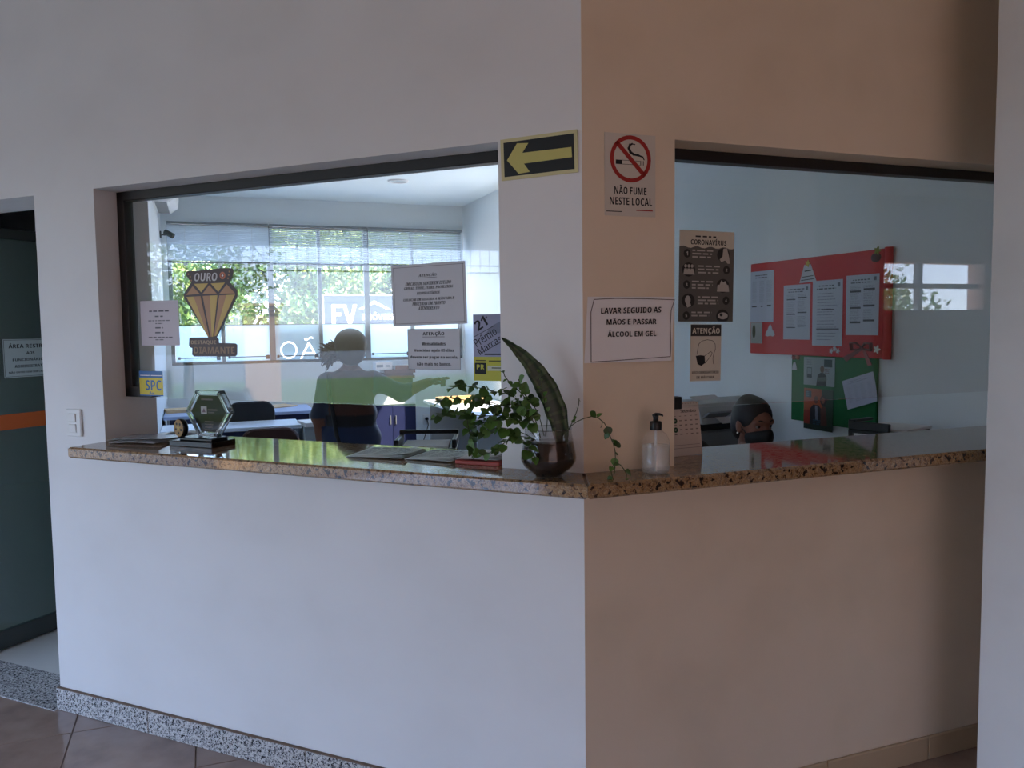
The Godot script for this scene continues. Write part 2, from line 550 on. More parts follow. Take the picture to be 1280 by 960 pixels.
func build_windows() -> void:
	# service window of the left wall: brown frame above and at the side, bare glass edge below
	var s := st0()
	slab(s, Vector3(-1.945, 2.050, -0.145), Vector3(-0.10, 2.085, -0.100), 0.002, TA)
	slab(s, Vector3(-1.945, 1.290, -0.145), Vector3(-1.907, 2.085, -0.100), 0.002, TA)
	slab(s, Vector3(-1.945, 1.290, -0.145), Vector3(-1.80, 1.332, -0.100), 0.002, TA)
	var w1 := struct("window_1", s, M.frame_brown)
	pane(Vector3(-1.93, 1.288, -0.126), Vector3(-0.12, 2.06, -0.118), M.glass, w1, TA)
	s = st0()
	slab(s, Vector3(0.12, 2.052, -0.145), Vector3(2.06, 2.085, -0.100), 0.002)
	var w2 := struct("window_2", s, M.frame_brown)
	pane(Vector3(0.14, 1.283, -0.126), Vector3(2.05, 2.06, -0.118), M.glass, w2)
	# black clamp that carries the lower corner of the right pane
	s = st0()
	slab(s, Vector3(0.30, 1.281, -0.14), Vector3(0.396, 1.320, -0.108), 0.002)
	obj("glass_clamp", s, M.black_plastic, w2)
	# office window: seven mullions, frosted lower lights, tilting stays
	var x0 := -1.345
	var x1 := 1.93
	var ms := [-1.325, -0.812, -0.292, 0.245, 0.783, 1.32, 1.91]
	s = st0()
	slab(s, Vector3(x0, 1.165, ZB - 0.10), Vector3(x1, 1.195, ZB - 0.04), 0.003)
	slab(s, Vector3(x0, 2.665, ZB - 0.10), Vector3(x1, 2.70, ZB - 0.04), 0.003)
	var w3 := struct("window_3", s, M.alu_brown)
	for i in ms.size():
		s = st0()
		var hw: float = 0.030 if i in [2, 4] else 0.020
		slab(s, Vector3(ms[i] - hw, 1.195, ZB - 0.10), Vector3(ms[i] + hw, 2.665, ZB - 0.035), 0.003)
		obj("mullion", s, M.alu_grey, w3)
	for i in ms.size() - 1:
		var a: float = ms[i] + 0.022
		var b: float = ms[i + 1] - 0.022
		pane(Vector3(a, 1.60, ZB - 0.074), Vector3(b, 2.665, ZB - 0.068), M.window_glass, w3)
		if i == 2:
			frosted_cut(a, b, w3)
		else:
			pane(Vector3(a, 1.195, ZB - 0.074), Vector3(b, 1.592, ZB - 0.066), M.frosted, w3, Transform3D.IDENTITY, "frosted_pane")
		s = st0()
		slab(s, Vector3(a, 1.592, ZB - 0.078), Vector3(b, 1.600, ZB - 0.062))
		slab(s, Vector3(a + 0.03, 1.236, ZB - 0.055), Vector3(b - 0.02, 1.246, ZB - 0.045))
		cbox(s, T(b - 0.035, 1.235, ZB - 0.05), Vector3(0.04, 0.045, 0.03), 0.004)
		cbox(s, T(a + 0.035, 1.240, ZB - 0.05), Vector3(0.025, 0.03, 0.03), 0.004)
		obj("window_stay", s, M.frame_brown, w3)
	# side window of the office, on the part of the right wall that the photograph does not show
	s = st0()
	for zz in [-5.98, -5.2, -4.42]:
		slab(s, Vector3(XR + 0.05, 0.85, zz - 0.02), Vector3(XR + 0.10, 2.75, zz + 0.02))
	slab(s, Vector3(XR + 0.05, 0.85, -6.0), Vector3(XR + 0.10, 0.88, -4.4))
	slab(s, Vector3(XR + 0.05, 2.72, -6.0), Vector3(XR + 0.10, 2.75, -4.4))
	var w5 := struct("window_5", s, M.alu_grey)
	for zz in [-5.96, -5.18]:
		pane(Vector3(XR + 0.072, 0.88, zz), Vector3(XR + 0.078, 2.72, zz + 0.74), M.window_glass, w5)
	# glass door folded back into the corridor
	var td := Transform3D(Basis(Vector3.UP, deg_to_rad(45.0)), pa(3.10, 0, 0))   # x runs inward, z towards the reception
	s = st0()
	slab(s, Vector3(0.22, 0.012, -0.012), Vector3(1.04, 0.10, 0.012), 0.002, td)
	slab(s, Vector3(0.22, 2.00, -0.012), Vector3(1.04, 2.05, 0.012), 0.002, td)
	var dr := struct("door_1", s, mat("door_rail", Color(0.16, 0.18, 0.17), 0.5))
	pane(Vector3(0.22, 0.10, -0.005), Vector3(1.04, 2.00, 0.005), M.door_glass, dr, td)
	pane(Vector3(0.22, 1.075, 0.0052), Vector3(1.04, 1.150, 0.0062), mat("orange_film", Color(0.72, 0.33, 0.05), 0.5), dr, td, "orange_stripe")

# frosted film with an O and an A with tilde cut out of it, over clear glass
func in_letter(x: float, y: float) -> bool:
	var e := Vector2((x + 0.118) / 0.092, (y - 1.305) / 0.098)
	if e.length() < 1.0 and e.length() > 0.83:
		return true
	var ax := x - 0.105
	var ay := y - 1.207
	if ay > 0 and ay < 0.185:
		var half := 0.10 * (1.0 - ay / 0.20)
		if absf(ax) < half and absf(ax) > half - 0.022:
			return true
		if ay > 0.055 and ay < 0.070 and absf(ax) < half:
			return true
	return absf(ax) < 0.05 and absf(ay - 0.225 - 0.012 * sin(ax * 60.0)) < 0.008

func frosted_cut(x0: float, x1: float, parent: Node) -> void:
	var s := st0()
	var dy := 0.0055
	var y := 1.195
	while y < 1.592:
		var y1 := minf(y + dy, 1.592)
		var start := x0
		var x := x0
		var inside := false
		while x < x1:
			var now := in_letter(x, (y + y1) * 0.5)
			if now and not inside:
				if x - start > 0.0005:
					slab(s, Vector3(start, y, ZB - 0.074), Vector3(x, y1, ZB - 0.066))
			elif inside and not now:
				start = x
			inside = now
			x += 0.003
		if not inside:
			slab(s, Vector3(start, y, ZB - 0.074), Vector3(x1, y1, ZB - 0.066))
		y = y1
	obj("frosted_pane", s, M.frosted, parent)
	pane(Vector3(x0, 1.195, ZB - 0.082), Vector3(x1, 1.592, ZB - 0.077), M.window_glass, parent)

func fit_text(parent: Node, txt: String, at: Vector3, w: float, h: float, m: Material, bold := true, serif := false, shear := 0.0, roll := 0.0, yaw := 0.0, depth := 0.0006) -> MeshInstance3D:
	var key := "%s|%s|%s" % [txt, bold, serif]
	var tm: TextMesh
	if M.has(key):
		tm = M[key]
	else:
		tm = TextMesh.new()
		var f := SystemFont.new()
		f.font_names = PackedStringArray(["Droid Serif" if serif else "Droid Sans"])
		f.font_weight = 700 if bold else 400
		tm.font = f
		tm.text = txt
		tm.font_size = 48
		tm.pixel_size = 0.01
		tm.depth = 0.01
		tm.curve_step = 2.0
		M[key] = tm
	var bb := tm.get_aabb()
	var sx: float = w / maxf(bb.size.x, 1e-4)
	var sy: float = h / maxf(bb.size.y, 1e-4) if h > 0.0 else sx
	var o := MeshInstance3D.new()
	o.name = "lettering"
	o.mesh = tm
	o.material_override = m
	parent.add_child(o, true)
	var c := bb.get_center()
	var inner := Transform3D(Basis(Vector3(sx, 0, 0), Vector3(shear * sy, sy, 0), Vector3(0, 0, depth / 0.01)), Vector3.ZERO)
	inner.origin = -(inner.basis * Vector3(c.x, c.y, 0))
	o.transform = Transform3D(Basis.from_euler(Vector3(0, deg_to_rad(yaw), deg_to_rad(roll))), at) * inner
	return o

# ---------------------------------------------------------------- outside
var leaf_mesh: ArrayMesh

func leaf_shape(l: float, w: float) -> ArrayMesh:
	var s := st0()
	var a := Vector3(0, 0, 0)
	var b := Vector3(w * 0.5, l * 0.45, w * 0.12)
	var c := Vector3(0, l, -0.08 * l)
	var d := Vector3(-w * 0.5, l * 0.45, w * 0.12)
	tri(s, a, b, c, Vector3(0, 0, 1))
	tri(s, a, c, d, Vector3(0, 0, 1))
	return fin(s)

# a tree: trunk with two boughs and a crown of leaves gathered in clumps
func tree(called: String, label: String, at: Vector3, h: float, r: float, count: int, tone: Color, sd: int, low := 0.35, group := "") -> void:
	var rng := RandomNumberGenerator.new()
	rng.seed = sd
	var t := thing(called, label, "shrub" if called == "hedge_shrub" else "tree", at, 0.0, group)
	var s := st0()
	tube(s, [Vector3(0, -0.1, 0), Vector3(0.04, h * 0.3, 0.02), Vector3(-0.05, h * 0.72, 0.05)], [h * 0.03, h * 0.022, h * 0.008], 8)
	tube(s, [Vector3(0.03, h * 0.3, 0), Vector3(r * 0.3, h * 0.5, 0.1), Vector3(r * 0.55, h * 0.66, 0.15)], [h * 0.016, h * 0.01, h * 0.004], 6)
	tube(s, [Vector3(0.03, h * 0.36, 0), Vector3(-r * 0.25, h * 0.52, -0.1), Vector3(-r * 0.5, h * 0.7, -0.1)], [h * 0.014, h * 0.01, h * 0.004], 6)
	obj("trunk", s, mat("bark", Color(0.30, 0.24, 0.18), 0.9), t)
	var mm := MultiMesh.new()
	mm.transform_format = MultiMesh.TRANSFORM_3D
	mm.use_colors = true
	mm.mesh = leaf_mesh
	mm.instance_count = count
	var clumps := []
	for i in 26:
		var dv := Vector3(rng.randfn(), rng.randfn(), rng.randfn()).normalized() * pow(rng.randf(), 0.4)
		clumps.append([Vector3(dv.x * r * 0.8, h * (low + (1.0 - low) * (0.5 + 0.42 * dv.y)), dv.z * r * 0.8), r * rng.randf_range(0.22, 0.42)])
	for i in count:
		var c = clumps[rng.randi() % clumps.size()]
		var dv := Vector3(rng.randfn(), rng.randfn(), rng.randfn()).normalized()
		var p: Vector3 = c[0] + dv * c[1] * pow(rng.randf(), 0.3)
		var b := Basis.from_euler(Vector3(rng.randf_range(-1.2, 1.2), rng.randf_range(0, TAU), rng.randf_range(-1.5, 1.5))).scaled(Vector3.ONE * rng.randf_range(0.7, 1.4))
		mm.set_instance_transform(i, Transform3D(b, p))
		var k := rng.randf_range(0.7, 1.3)
		mm.set_instance_color(i, Color(tone.r * k * rng.randf_range(0.85, 1.2), tone.g * k, tone.b * k * rng.randf_range(0.7, 1.1)))
	var o := MultiMeshInstance3D.new()
	o.name = "foliage"
	o.multimesh = mm
	var m := mat("foliage", Color(1, 1, 1), 0.55)
	m.vertex_color_use_as_albedo = true
	m.backlight_enabled = true
	m.backlight = Color(0.55, 0.6, 0.4)
	o.material_override = m
	o.set_meta("kind", "stuff")
	t.add_child(o, true)

func build_outdoors() -> void:
	leaf_mesh = leaf_shape(0.14, 0.085)
	var s := st0()
	slab(s, Vector3(-60, -0.5, -60), Vector3(60, -0.21, 60))
	struct("ground", s, mat("pale_soil", Color(0.40, 0.40, 0.39), 0.95))
	s = st0()
	slab(s, Vector3(-26, -0.3, -9), Vector3(-14.0, -0.19, 12))
	struct("ground_lawn", s, M.lawn)
	s = st0()
	slab(s, Vector3(-14, -0.3, -12.5), Vector3(14, -0.2, ZB - 0.2))
	slab(s, Vector3(XR + 0.15, -0.3, ZB - 0.2), Vector3(14, -0.2, -0.25))
	struct("ground_yard", s, mat("concrete", Color(0.86, 0.85, 0.82), 0.9))
	s = st0()
	slab(s, Vector3(-6.6, -0.3, -7), Vector3(-5.7, -0.02, 9))
	slab(s, Vector3(-5.7, -0.3, 5.75), Vector3(9.4, -0.02, 10.5))
	struct("ground_porch", s, M.terracotta)
	# behind the office window
	var i := 0
	for e in [[-4.4, -18.0, 2.9, 2.0], [-1.7, -19.5, 4.4, 2.4], [1.2, -18.5, 5.4, 2.5], [3.6, -19.5, 6.0, 2.5], [6.0, -18.0, 6.2, 2.5], [8.8, -19.0, 6.4, 2.6]]:
		tree("garden_tree", ["low rounded tree at the left end beyond the office blinds", "pale green tree above the diamond award sign", "broad light green tree in the middle beyond the office window", "tall leafy tree behind the grey estate sign", "leafy tree beyond the right end of the office window", "leafy tree at the far right beyond the office"][i], Vector3(e[0], -0.21, e[1]), e[2], e[3], 15000, Color(0.24, 0.33, 0.11), 100 + i, 0.10, "trees behind the office")
		i += 1
	for k in 5:
		tree("hedge_shrub", ["clipped hedge shrub under the award sign, leftmost of its row", "clipped hedge shrub left of the window post, second of its row", "clipped hedge shrub in the middle of its row beyond the window", "clipped hedge shrub beside the grey estate sign", "clipped hedge shrub at the right end of its row"][k], Vector3(-3.2 + k * 2.3, -0.21, -14.4), 2.3, 1.35, 8000, Color(0.10, 0.17, 0.04), 200 + k, 0.12, "hedge behind the office")
	s = st0()
	slab(s, Vector3(-12, -0.25, -13.2), Vector3(12, 1.42, -13.0), 0.01)
	struct("wall_yard", s, M.wall_white)
	# estate agent's board standing in the yard
	var sg := thing("estate_sign", "grey blue estate agency sign with white house logo beyond the window", "sign", Vector3(1.47, 0, -11.0))
	s = st0()
	slab(s, Vector3(-0.70, 1.59, -0.02), Vector3(0.70, 2.06, 0.02), 0.004)
	obj("panel", s, mat("sign_slate", Color(0.17, 0.21, 0.28), 0.6), sg)
	s = st0()
	slab(s, Vector3(-0.73, -0.2, -0.025), Vector3(-0.70, 2.08, 0.025), 0.003)
	slab(s, Vector3(0.70, -0.2, -0.025), Vector3(0.73, 2.08, 0.025), 0.003)
	slab(s, Vector3(-0.70, 2.06, -0.025), Vector3(0.70, 2.08, 0.025), 0.003)
	obj("frame", s, M.white_plastic, sg)
	fit_text(sg, "FV", Vector3(-0.38, 1.77, 0.021), 0.40, 0.30, M.paper)
	fit_text(sg, "IMÓVEIS", Vector3(0.16, 1.735, 0.021), 0.52, 0.0, M.paper)
	s = st0()
	prism(s, T(0.10, 1.87, 0.021), PackedVector2Array([Vector2(-0.25, -0.02), Vector2(0, 0.11), Vector2(0.27, -0.03), Vector2(0.20, -0.03), Vector2(0, 0.065), Vector2(-0.20, -0.03)]), 0, 0.001)
	obj("roof_logo", s, M.paper, sg)
	# left of the hall, mirrored in the glass
	i = 0
	for e in [[-15.0, -5.5, 5.2, 2.4], [-19.5, -1.6, 4.6, 2.4], [-22.0, -8.0, 3.4, 2.2], [-14.5, 11.0, 5.4, 2.4]]:
		tree("garden_tree", ["leafy tree at the far end left of the hall", "tall leafy tree straight left of the hall", "low leafy tree far out on the lawn left of the hall", "leafy tree at the near end left of the hall"][i], Vector3(e[0], -0.21, e[1]), e[2], e[3], 3500, Color(0.15, 0.24, 0.07), 300 + i, 0.25, "trees left of the hall")
		i += 1
	var pp := thing("gate_pillar", "beige rendered gate pillar with stepped cap on the lawn", "pillar", Vector3(-9.0, -0.21, -0.48))
	s = st0()
	slab(s, Vector3(-0.22, 0, -0.22), Vector3(0.22, 1.95, 0.22), 0.005)
	obj("shaft", s, mat("render_beige", Color(0.80, 0.68, 0.58), 0.85), pp)
	for k in 3:
		s = st0()
		slab(s, Vector3(-0.24 - 0.02 * k, 1.95 + 0.05 * k, -0.24 - 0.02 * k), Vector3(0.24 + 0.02 * k, 1.99 + 0.05 * k, 0.24 + 0.02 * k), 0.004)
		obj("cap_course", s, M.render_beige, pp)
	# white lattice that hangs under the lintel of the open side
	var gr := thing("lattice_grille", "white metal lattice band under the lintel of the open hall side", "grille", Vector3(-5.58, 2.05, 0))
	for k in 2:
		s = st0()
		slab(s, Vector3(-0.008, 0.03 + 0.07 * k, -2.6), Vector3(0.008, 0.042 + 0.07 * k, 2.6))
		obj("rail", s, M.white_plastic, gr)
	for k in 52:
		s = st0()
		slab(s, Vector3(-0.006, 0, -2.55 + k * 0.1), Vector3(0.006, 0.27, -2.543 + k * 0.1))
		obj("bar", s, M.white_plastic, gr)
	# behind the hall, mirrored in the right pane
	i = 0
	for e in [[-0.5, 14.0, 5.6, 2.4], [3.0, 14.5, 6.0, 2.6], [8.5, 14.5, 2.9, 2.2], [12.0, 15.0, 3.4, 2.5], [15.5, 14.5, 3.0, 2.3]]:
		tree("garden_tree", ["leafy tree behind the rear doorway of the hall", "round leafy tree behind the rear hall wall", "low tree outside the rear hall window", "wide tree outside the rear hall window", "small tree far right behind the hall"][i], Vector3(e[0], -0.21, e[1]), e[2], e[3], 3000, Color(0.15, 0.24, 0.07), 400 + i, 0.25, "trees behind the hall")
		i += 1
	s = st0()
	slab(s, Vector3(-7, -0.25, 10.5), Vector3(6, 3.6, 10.7), 0.01)
	struct("wall_garden", s, mat("clay_render", Color(0.74, 0.62, 0.52), 0.9))
	s = st0()
	slab(s, Vector3(6.9, 1.96, 5.58), Vector3(8.6, 2.02, 5.66))
	slab(s, Vector3(7.55, 1.68, 5.58), Vector3(7.62, 2.28, 5.66))
	var w4 := struct("window_4", s, M.alu_grey)
	pane(Vector3(6.9, 1.68, 5.61), Vector3(8.6, 2.28, 5.615), M.window_glass, w4)

# ---------------------------------------------------------------- flat print: computed pictures for posters and forms
func spr(im: Image, poly: Array, c: Color) -> void:
	var n := poly.size()
	var y0 := 1e9
	var y1 := -1e9
	for p in poly:
		y0 = minf(y0, p.y)
		y1 = maxf(y1, p.y)
	for y in range(maxi(0, int(y0)), mini(im.get_height() - 1, int(y1) + 1) + 1):
		var xs := []
		var yy := y + 0.5
		for i in n:
			var a: Vector2 = poly[i]
			var b: Vector2 = poly[(i + 1) % n]
			if (a.y <= yy) != (b.y <= yy):
				xs.append(a.x + (yy - a.y) / (b.y - a.y) * (b.x - a.x))
		xs.sort()
		for k in range(0, xs.size() - 1, 2):
			im.fill_rect(Rect2i(int(round(xs[k])), y, maxi(1, int(round(xs[k + 1]) - round(xs[k]))), 1), c)

func spe(im: Image, cx: float, cy: float, rx: float, ry: float, c: Color) -> void:
	var p := []
	for i in 24:
		p.append(Vector2(cx + cos(TAU * i / 24) * rx, cy + sin(TAU * i / 24) * ry))
	spr(im, p, c)

# rows of small print as short dashes
func sptext(im: Image, x: float, y: float, w: float, rows: int, pitch: float, thick: float, c: Color, sd: int, centred := false) -> void:
	var rng := RandomNumberGenerator.new()
	rng.seed = sd
	for r in rows:
		var ww := w * rng.randf_range(0.7, 1.0)
		var xx := x + (w - ww) * (0.5 if centred else 0.0)
		var e := xx + ww
		while xx < e:
			var l := minf(rng.randf_range(2.0, 7.0) * thick, e - xx)
			im.fill_rect(Rect2i(int(xx), int(y + r * pitch), maxi(1, int(l)), maxi(1, int(thick))), c)
			xx += l + thick * 1.3

func blank(w: int, h: int, c: Color) -> Image:
	var im := Image.create_empty(w, h, false, Image.FORMAT_RGB8)
	im.fill(c)
	return im

func print_mat(im: Image, rough := 0.75) -> StandardMaterial3D:
	var m := StandardMaterial3D.new()
	m.albedo_texture = ImageTexture.create_from_image(im)
	m.roughness = rough
	m.texture_repeat = false
	return m

# a sheet with a front face that carries the print; bend bows it, curl lifts a lower corner
func sheet_mesh(w: float, h: float, thick: float, bend := 0.0, curl := 0.0, skew := 0.0) -> ArrayMesh:
	var s := SurfaceTool.new()
	s.begin(Mesh.PRIMITIVE_TRIANGLES)
	s.set_smooth_group(0)
	var nx := 6
	var ny := 6
	var f := func(u: float, v: float) -> Vector3:
		var z := bend * sin(u * PI) * (0.4 + 0.6 * v) + curl * pow(u, 3.0) * pow(v, 3.0)
		return Vector3((u - 0.5) * w + skew * (0.5 - v), (0.5 - v) * h, z)
	for side in [1, -1]:
		for j in ny:
			for i in nx:
				var c := [[i, j], [i + 1, j], [i + 1, j + 1], [i, j + 1]]
				var order := [0, 1, 2, 0, 2, 3] if side == 1 else [0, 2, 1, 0, 3, 2]
				for k in order:
					var u: float = float(c[k][0]) / nx
					var v: float = float(c[k][1]) / ny
					s.set_uv(Vector2(u, v))
					s.add_vertex(f.call(u, v) + Vector3(0, 0, thick * 0.5 * side))
	s.set_smooth_group(-1)
	for k in 4:
		for i in 6:
			var t0 := i / 6.0
			var t1 := (i + 1) / 6.0
			var uv := [[Vector2(t0, 0), Vector2(t1, 0)], [Vector2(1, t0), Vector2(1, t1)], [Vector2(t1, 1), Vector2(t0, 1)], [Vector2(0, t1), Vector2(0, t0)]]
			var a: Vector2 = uv[k][0]
			var b: Vector2 = uv[k][1]
			var d := Vector3(0, 0, thick * 0.5)
			var pa_: Vector3 = f.call(a.x, a.y)
			var pb_: Vector3 = f.call(b.x, b.y)
			for q in [[pa_ + d, a], [pb_ - d, b], [pb_ + d, b], [pa_ + d, a], [pa_ - d, a], [pb_ - d, b]]:
				s.set_uv(q[1])
				s.add_vertex(q[0])
	s.generate_normals()
	return s.commit()

func sheet(called: String, label: String, cat: String, w: float, h: float, at: Vector3, yaw: float, m: Material, thick := 0.0008, group := "", bend := 0.0, curl := 0.0, roll := 0.0, skew := 0.0) -> Node3D:
	var t := thing(called, label, cat, at, yaw, group)
	t.rotation.z = deg_to_rad(roll)
	place("sheet" if thick < 0.002 else "plate", sheet_mesh(w, h, thick, bend, curl, skew), m, t)
	return t

# flat strip along a polyline in the sheet's plane
func strip(s: SurfaceTool, pts: Array, w: float, z: float, t := 0.0004) -> void:
	for i in pts.size() - 1:
		var a: Vector2 = pts[i]
		var b: Vector2 = pts[i + 1]
		var d := (b - a).normalized() * w * 0.5
		var n := Vector2(-d.y, d.x)
		prism(s, Transform3D.IDENTITY, PackedVector2Array([a - d - n, b + d - n, b + d + n, a - d + n]), z, z + t)

func poly_part(called: String, parent: Node, poly, z0: float, z1: float, m: Material, bev := 0.0, at := Transform3D.IDENTITY) -> MeshInstance3D:
	var s := st0()
	prism(s, at, PackedVector2Array(poly), z0, z1, bev)
	return obj(called, s, m, parent)

func V(list: Array) -> PackedVector2Array:
	var p := PackedVector2Array()
	for i in range(0, list.size(), 2):
		p.append(Vector2(list[i], list[i + 1]))
	return p

# ring as two half bands, so that the polygon has no hole
func ring(s: SurfaceTool, c: Vector2, r0: float, r1: float, z0: float, z1: float) -> void:
	for h in 2:
		var p := PackedVector2Array()
		for i in 17:
			var a := PI * (h + i / 16.0)
			p.append(c + Vector2(cos(a), sin(a)) * r1)
		for i in 17:
			var a := PI * (h + 1.0 - i / 16.0)
			p.append(c + Vector2(cos(a), sin(a)) * r0)
		prism(s, Transform3D.IDENTITY, p, z0, z1)

func build_wall_signs() -> void:
	# exit arrow
	var w := 0.236
	var h := 0.118
	var glowy := mat("sign_cream", Color(0.80, 0.77, 0.58), 0.5)
	var t := sheet("arrow_sign", "black exit sign with pale yellow arrow pointing left beside the window", "sign", w, h, pa(0.129, 2.032, 0.003), -45.0, glowy, 0.003, "", 0, 0, 1.2)
	poly_part("field", t, rrect(w - 0.020, h - 0.020, 0.001), 0.0015, 0.0020, mat("sign_black", Color(0.035, 0.045, 0.045), 0.5))
	var ar := []
	for p in [[0.084, 0.518], [0.224, 0.141], [0.374, 0.168], [0.29, 0.384], [0.925, 0.396], [0.93, 0.633], [0.308, 0.644], [0.383, 0.858], [0.234, 0.873]]:
		ar.append(Vector2((p[0] - 0.5) * w, (0.5 - p[1]) * h))
	poly_part("arrow", t, ar, 0.0020, 0.0025, mat("arrow_yellow", Color(0.76, 0.73, 0.42), 0.5))
	# no smoking
	w = 0.163
	h = 0.231
	t = sheet("no_smoking_sign", "white plate with red crossed out cigarette and black lettering", "sign", w, h, Vector3(0.151, 1.974, 0.003), 0.0, mat("plate_white", Color(0.80, 0.77, 0.72), 0.45), 0.003)
	var s := st0()
	var z := 0.0015
	prism(s, T(-0.037, 0.0355, z), V([-0.010, -0.006, 0.010, -0.006, 0.010, 0.006, -0.010, 0.006]), 0, 0.0004)
	strip(s, [Vector2(-0.027, 0.041), Vector2(0.030, 0.041)], 0.0012, z)
	strip(s, [Vector2(-0.027, 0.030), Vector2(0.030, 0.030)], 0.0012, z)
	for k in 3:
		strip(s, [Vector2(0.033 + k * 0.0045, 0.030), Vector2(0.033 + k * 0.0045, 0.041)], 0.002, z)
	obj("cigarette", s, M.ink, t)
	s = st0()
	var sm := [Vector2(0.044, 0.046), Vector2(0.040, 0.053), Vector2(0.026, 0.057), Vector2(0.010, 0.059), Vector2(0.000, 0.065), Vector2(-0.005, 0.075), Vector2(-0.002, 0.084), Vector2(0.005, 0.088), Vector2(0.014, 0.087)]
	for i in sm.size() - 1:
		strip(s, [sm[i], sm[i + 1]], [0.003, 0.0045, 0.006, 0.007, 0.0075, 0.007, 0.005, 0.003][i], z)
	obj("smoke", s, M.ink, t)
	s = st0()
	ring(s, Vector2(0.0005, 0.0455), 0.0545, 0.066, z + 0.0004, z + 0.0009)
	strip(s, [Vector2(-0.041, 0.087), Vector2(0.042, 0.004)], 0.0125, z + 0.0004, 0.0005)
	obj("prohibition_ring", s, mat("sign_red", Color(0.62, 0.13, 0.10), 0.5), t)
	fit_text(t, "NÃO FUME", Vector3(0.0, -0.041, z), 0.104, 0.026, M.ink)
	fit_text(t, "NESTE LOCAL", Vector3(0.002, -0.074, z), 0.137, 0.021, M.ink)
	s = st0()
	for k in 9:
		strip(s, [Vector2(-0.076 + k * 0.0055, -0.1035), Vector2(-0.0728 + k * 0.0055, -0.1035)], 0.0024, z)
	obj("small_print", s, M.ink, t)
	s = st0()
	for k in 8:
		strip(s, [Vector2(0.020 + k * 0.0066, -0.098), Vector2(0.0248 + k * 0.0066, -0.098)], 0.0032, z)
	obj("small_print", s, M.sign_red, t)
	# wash your hands
	w = 0.284
	h = 0.188
	t = sheet("hand_washing_notice", "white paper with hand drawn brown border and three lines of capitals", "notice", w, h, Vector3(0.150, 1.535, 0.003), 0.0, M.paper, 0.0005, "", 0.004, 0.004, 0.0, 0.012)
	z = 0.0046
	s = st0()
	strip(s, [Vector2(-0.118, 0.086), Vector2(-0.05, 0.089), Vector2(0.05, 0.088), Vector2(0.145, 0.085)], 0.0018, 0.0042)
	strip(s, [Vector2(0.145, 0.085), Vector2(0.134, 0.055), Vector2(0.131, 0.01), Vector2(0.133, -0.05), Vector2(0.131, -0.082)], 0.0018, 0.0046)
	strip(s, [Vector2(0.131, -0.082), Vector2(0.05, -0.085), Vector2(-0.05, -0.089), Vector2(-0.128, -0.091)], 0.0018, 0.0046)
	strip(s, [Vector2(-0.128, -0.091), Vector2(-0.128, 0.0), Vector2(-0.128, 0.05), Vector2(-0.118, 0.086)], 0.0018, 0.0040)
	obj("drawn_border", s, mat("marker_brown", Color(0.20, 0.09, 0.08), 0.7), t)
	fit_text(t, "LAVAR SEGUIDO AS", Vector3(0.002, 0.055, z), 0.196, 0.0165, M.ink, true, false, 0.08, 0.8)
	fit_text(t, "MÃOS E PASSAR", Vector3(0.003, 0.024, z), 0.163, 0.0195, M.ink)
	fit_text(t, "ÁLCOOL EM GEL", Vector3(0.004, -0.011, z), 0.159, 0.0195, M.ink)
	# light switch on the left pier
	t = thing("light_switch", "white double light switch plate on the left pier", "switch", pa(2.107, 1.192, 0.0), -45.0)
	s = st0()
	slab(s, Vector3(-0.041, -0.054, 0), Vector3(0.041, 0.054, 0.010), 0.003)
	obj("cover_plate", s, M.white_plastic, t)
	for k in 2:
		s = st0()
		cbox(s, T(-0.004, 0.020 - 0.042 * k, 0.011, 0, 4), Vector3(0.040, 0.034, 0.006), 0.002)
		obj("rocker", s, M.white_plastic, t)
	# notice on the folded glass door
	var td := Transform3D(Basis(Vector3.UP, deg_to_rad(45.0)), pa(3.10, 1.421, -0.0))
	t = sheet("restricted_area_notice", "greyish notice in black capitals on the open glass door", "notice", 0.27, 0.188, td * Vector3(0.515, 0, 0.0075), 45.0, mat("notice_grey", Color(0.66, 0.72, 0.72), 0.6), 0.0006)
	z = 0.0004
	fit_text(t, "ÁREA RESTRITA", Vector3(0.006, 0.062, z), 0.225, 0.024, M.ink)
	fit_text(t, "AOS", Vector3(0.004, 0.025, z), 0.042, 0.014, M.ink)
	fit_text(t, "FUNCIONÁRIOS E", Vector3(0.006, -0.006, z), 0.19, 0.017, M.ink)
	fit_text(t, "ADMINISTRATIVO", Vector3(0.010, -0.040, z), 0.18, 0.014, M.ink)
	fit_text(t, "NÃO ENTRE SEM SER CHAMADO", Vector3(0.004, -0.068, z), 0.23, 0.011, M.ink)
	s = st0()
	strip(s, [Vector2(-0.130, 0.089), Vector2(0.130, 0.089), Vector2(0.130, -0.089), Vector2(-0.130, -0.089), Vector2(-0.130, 0.089)], 0.0016, z)
	obj("border", s, M.ink, t)

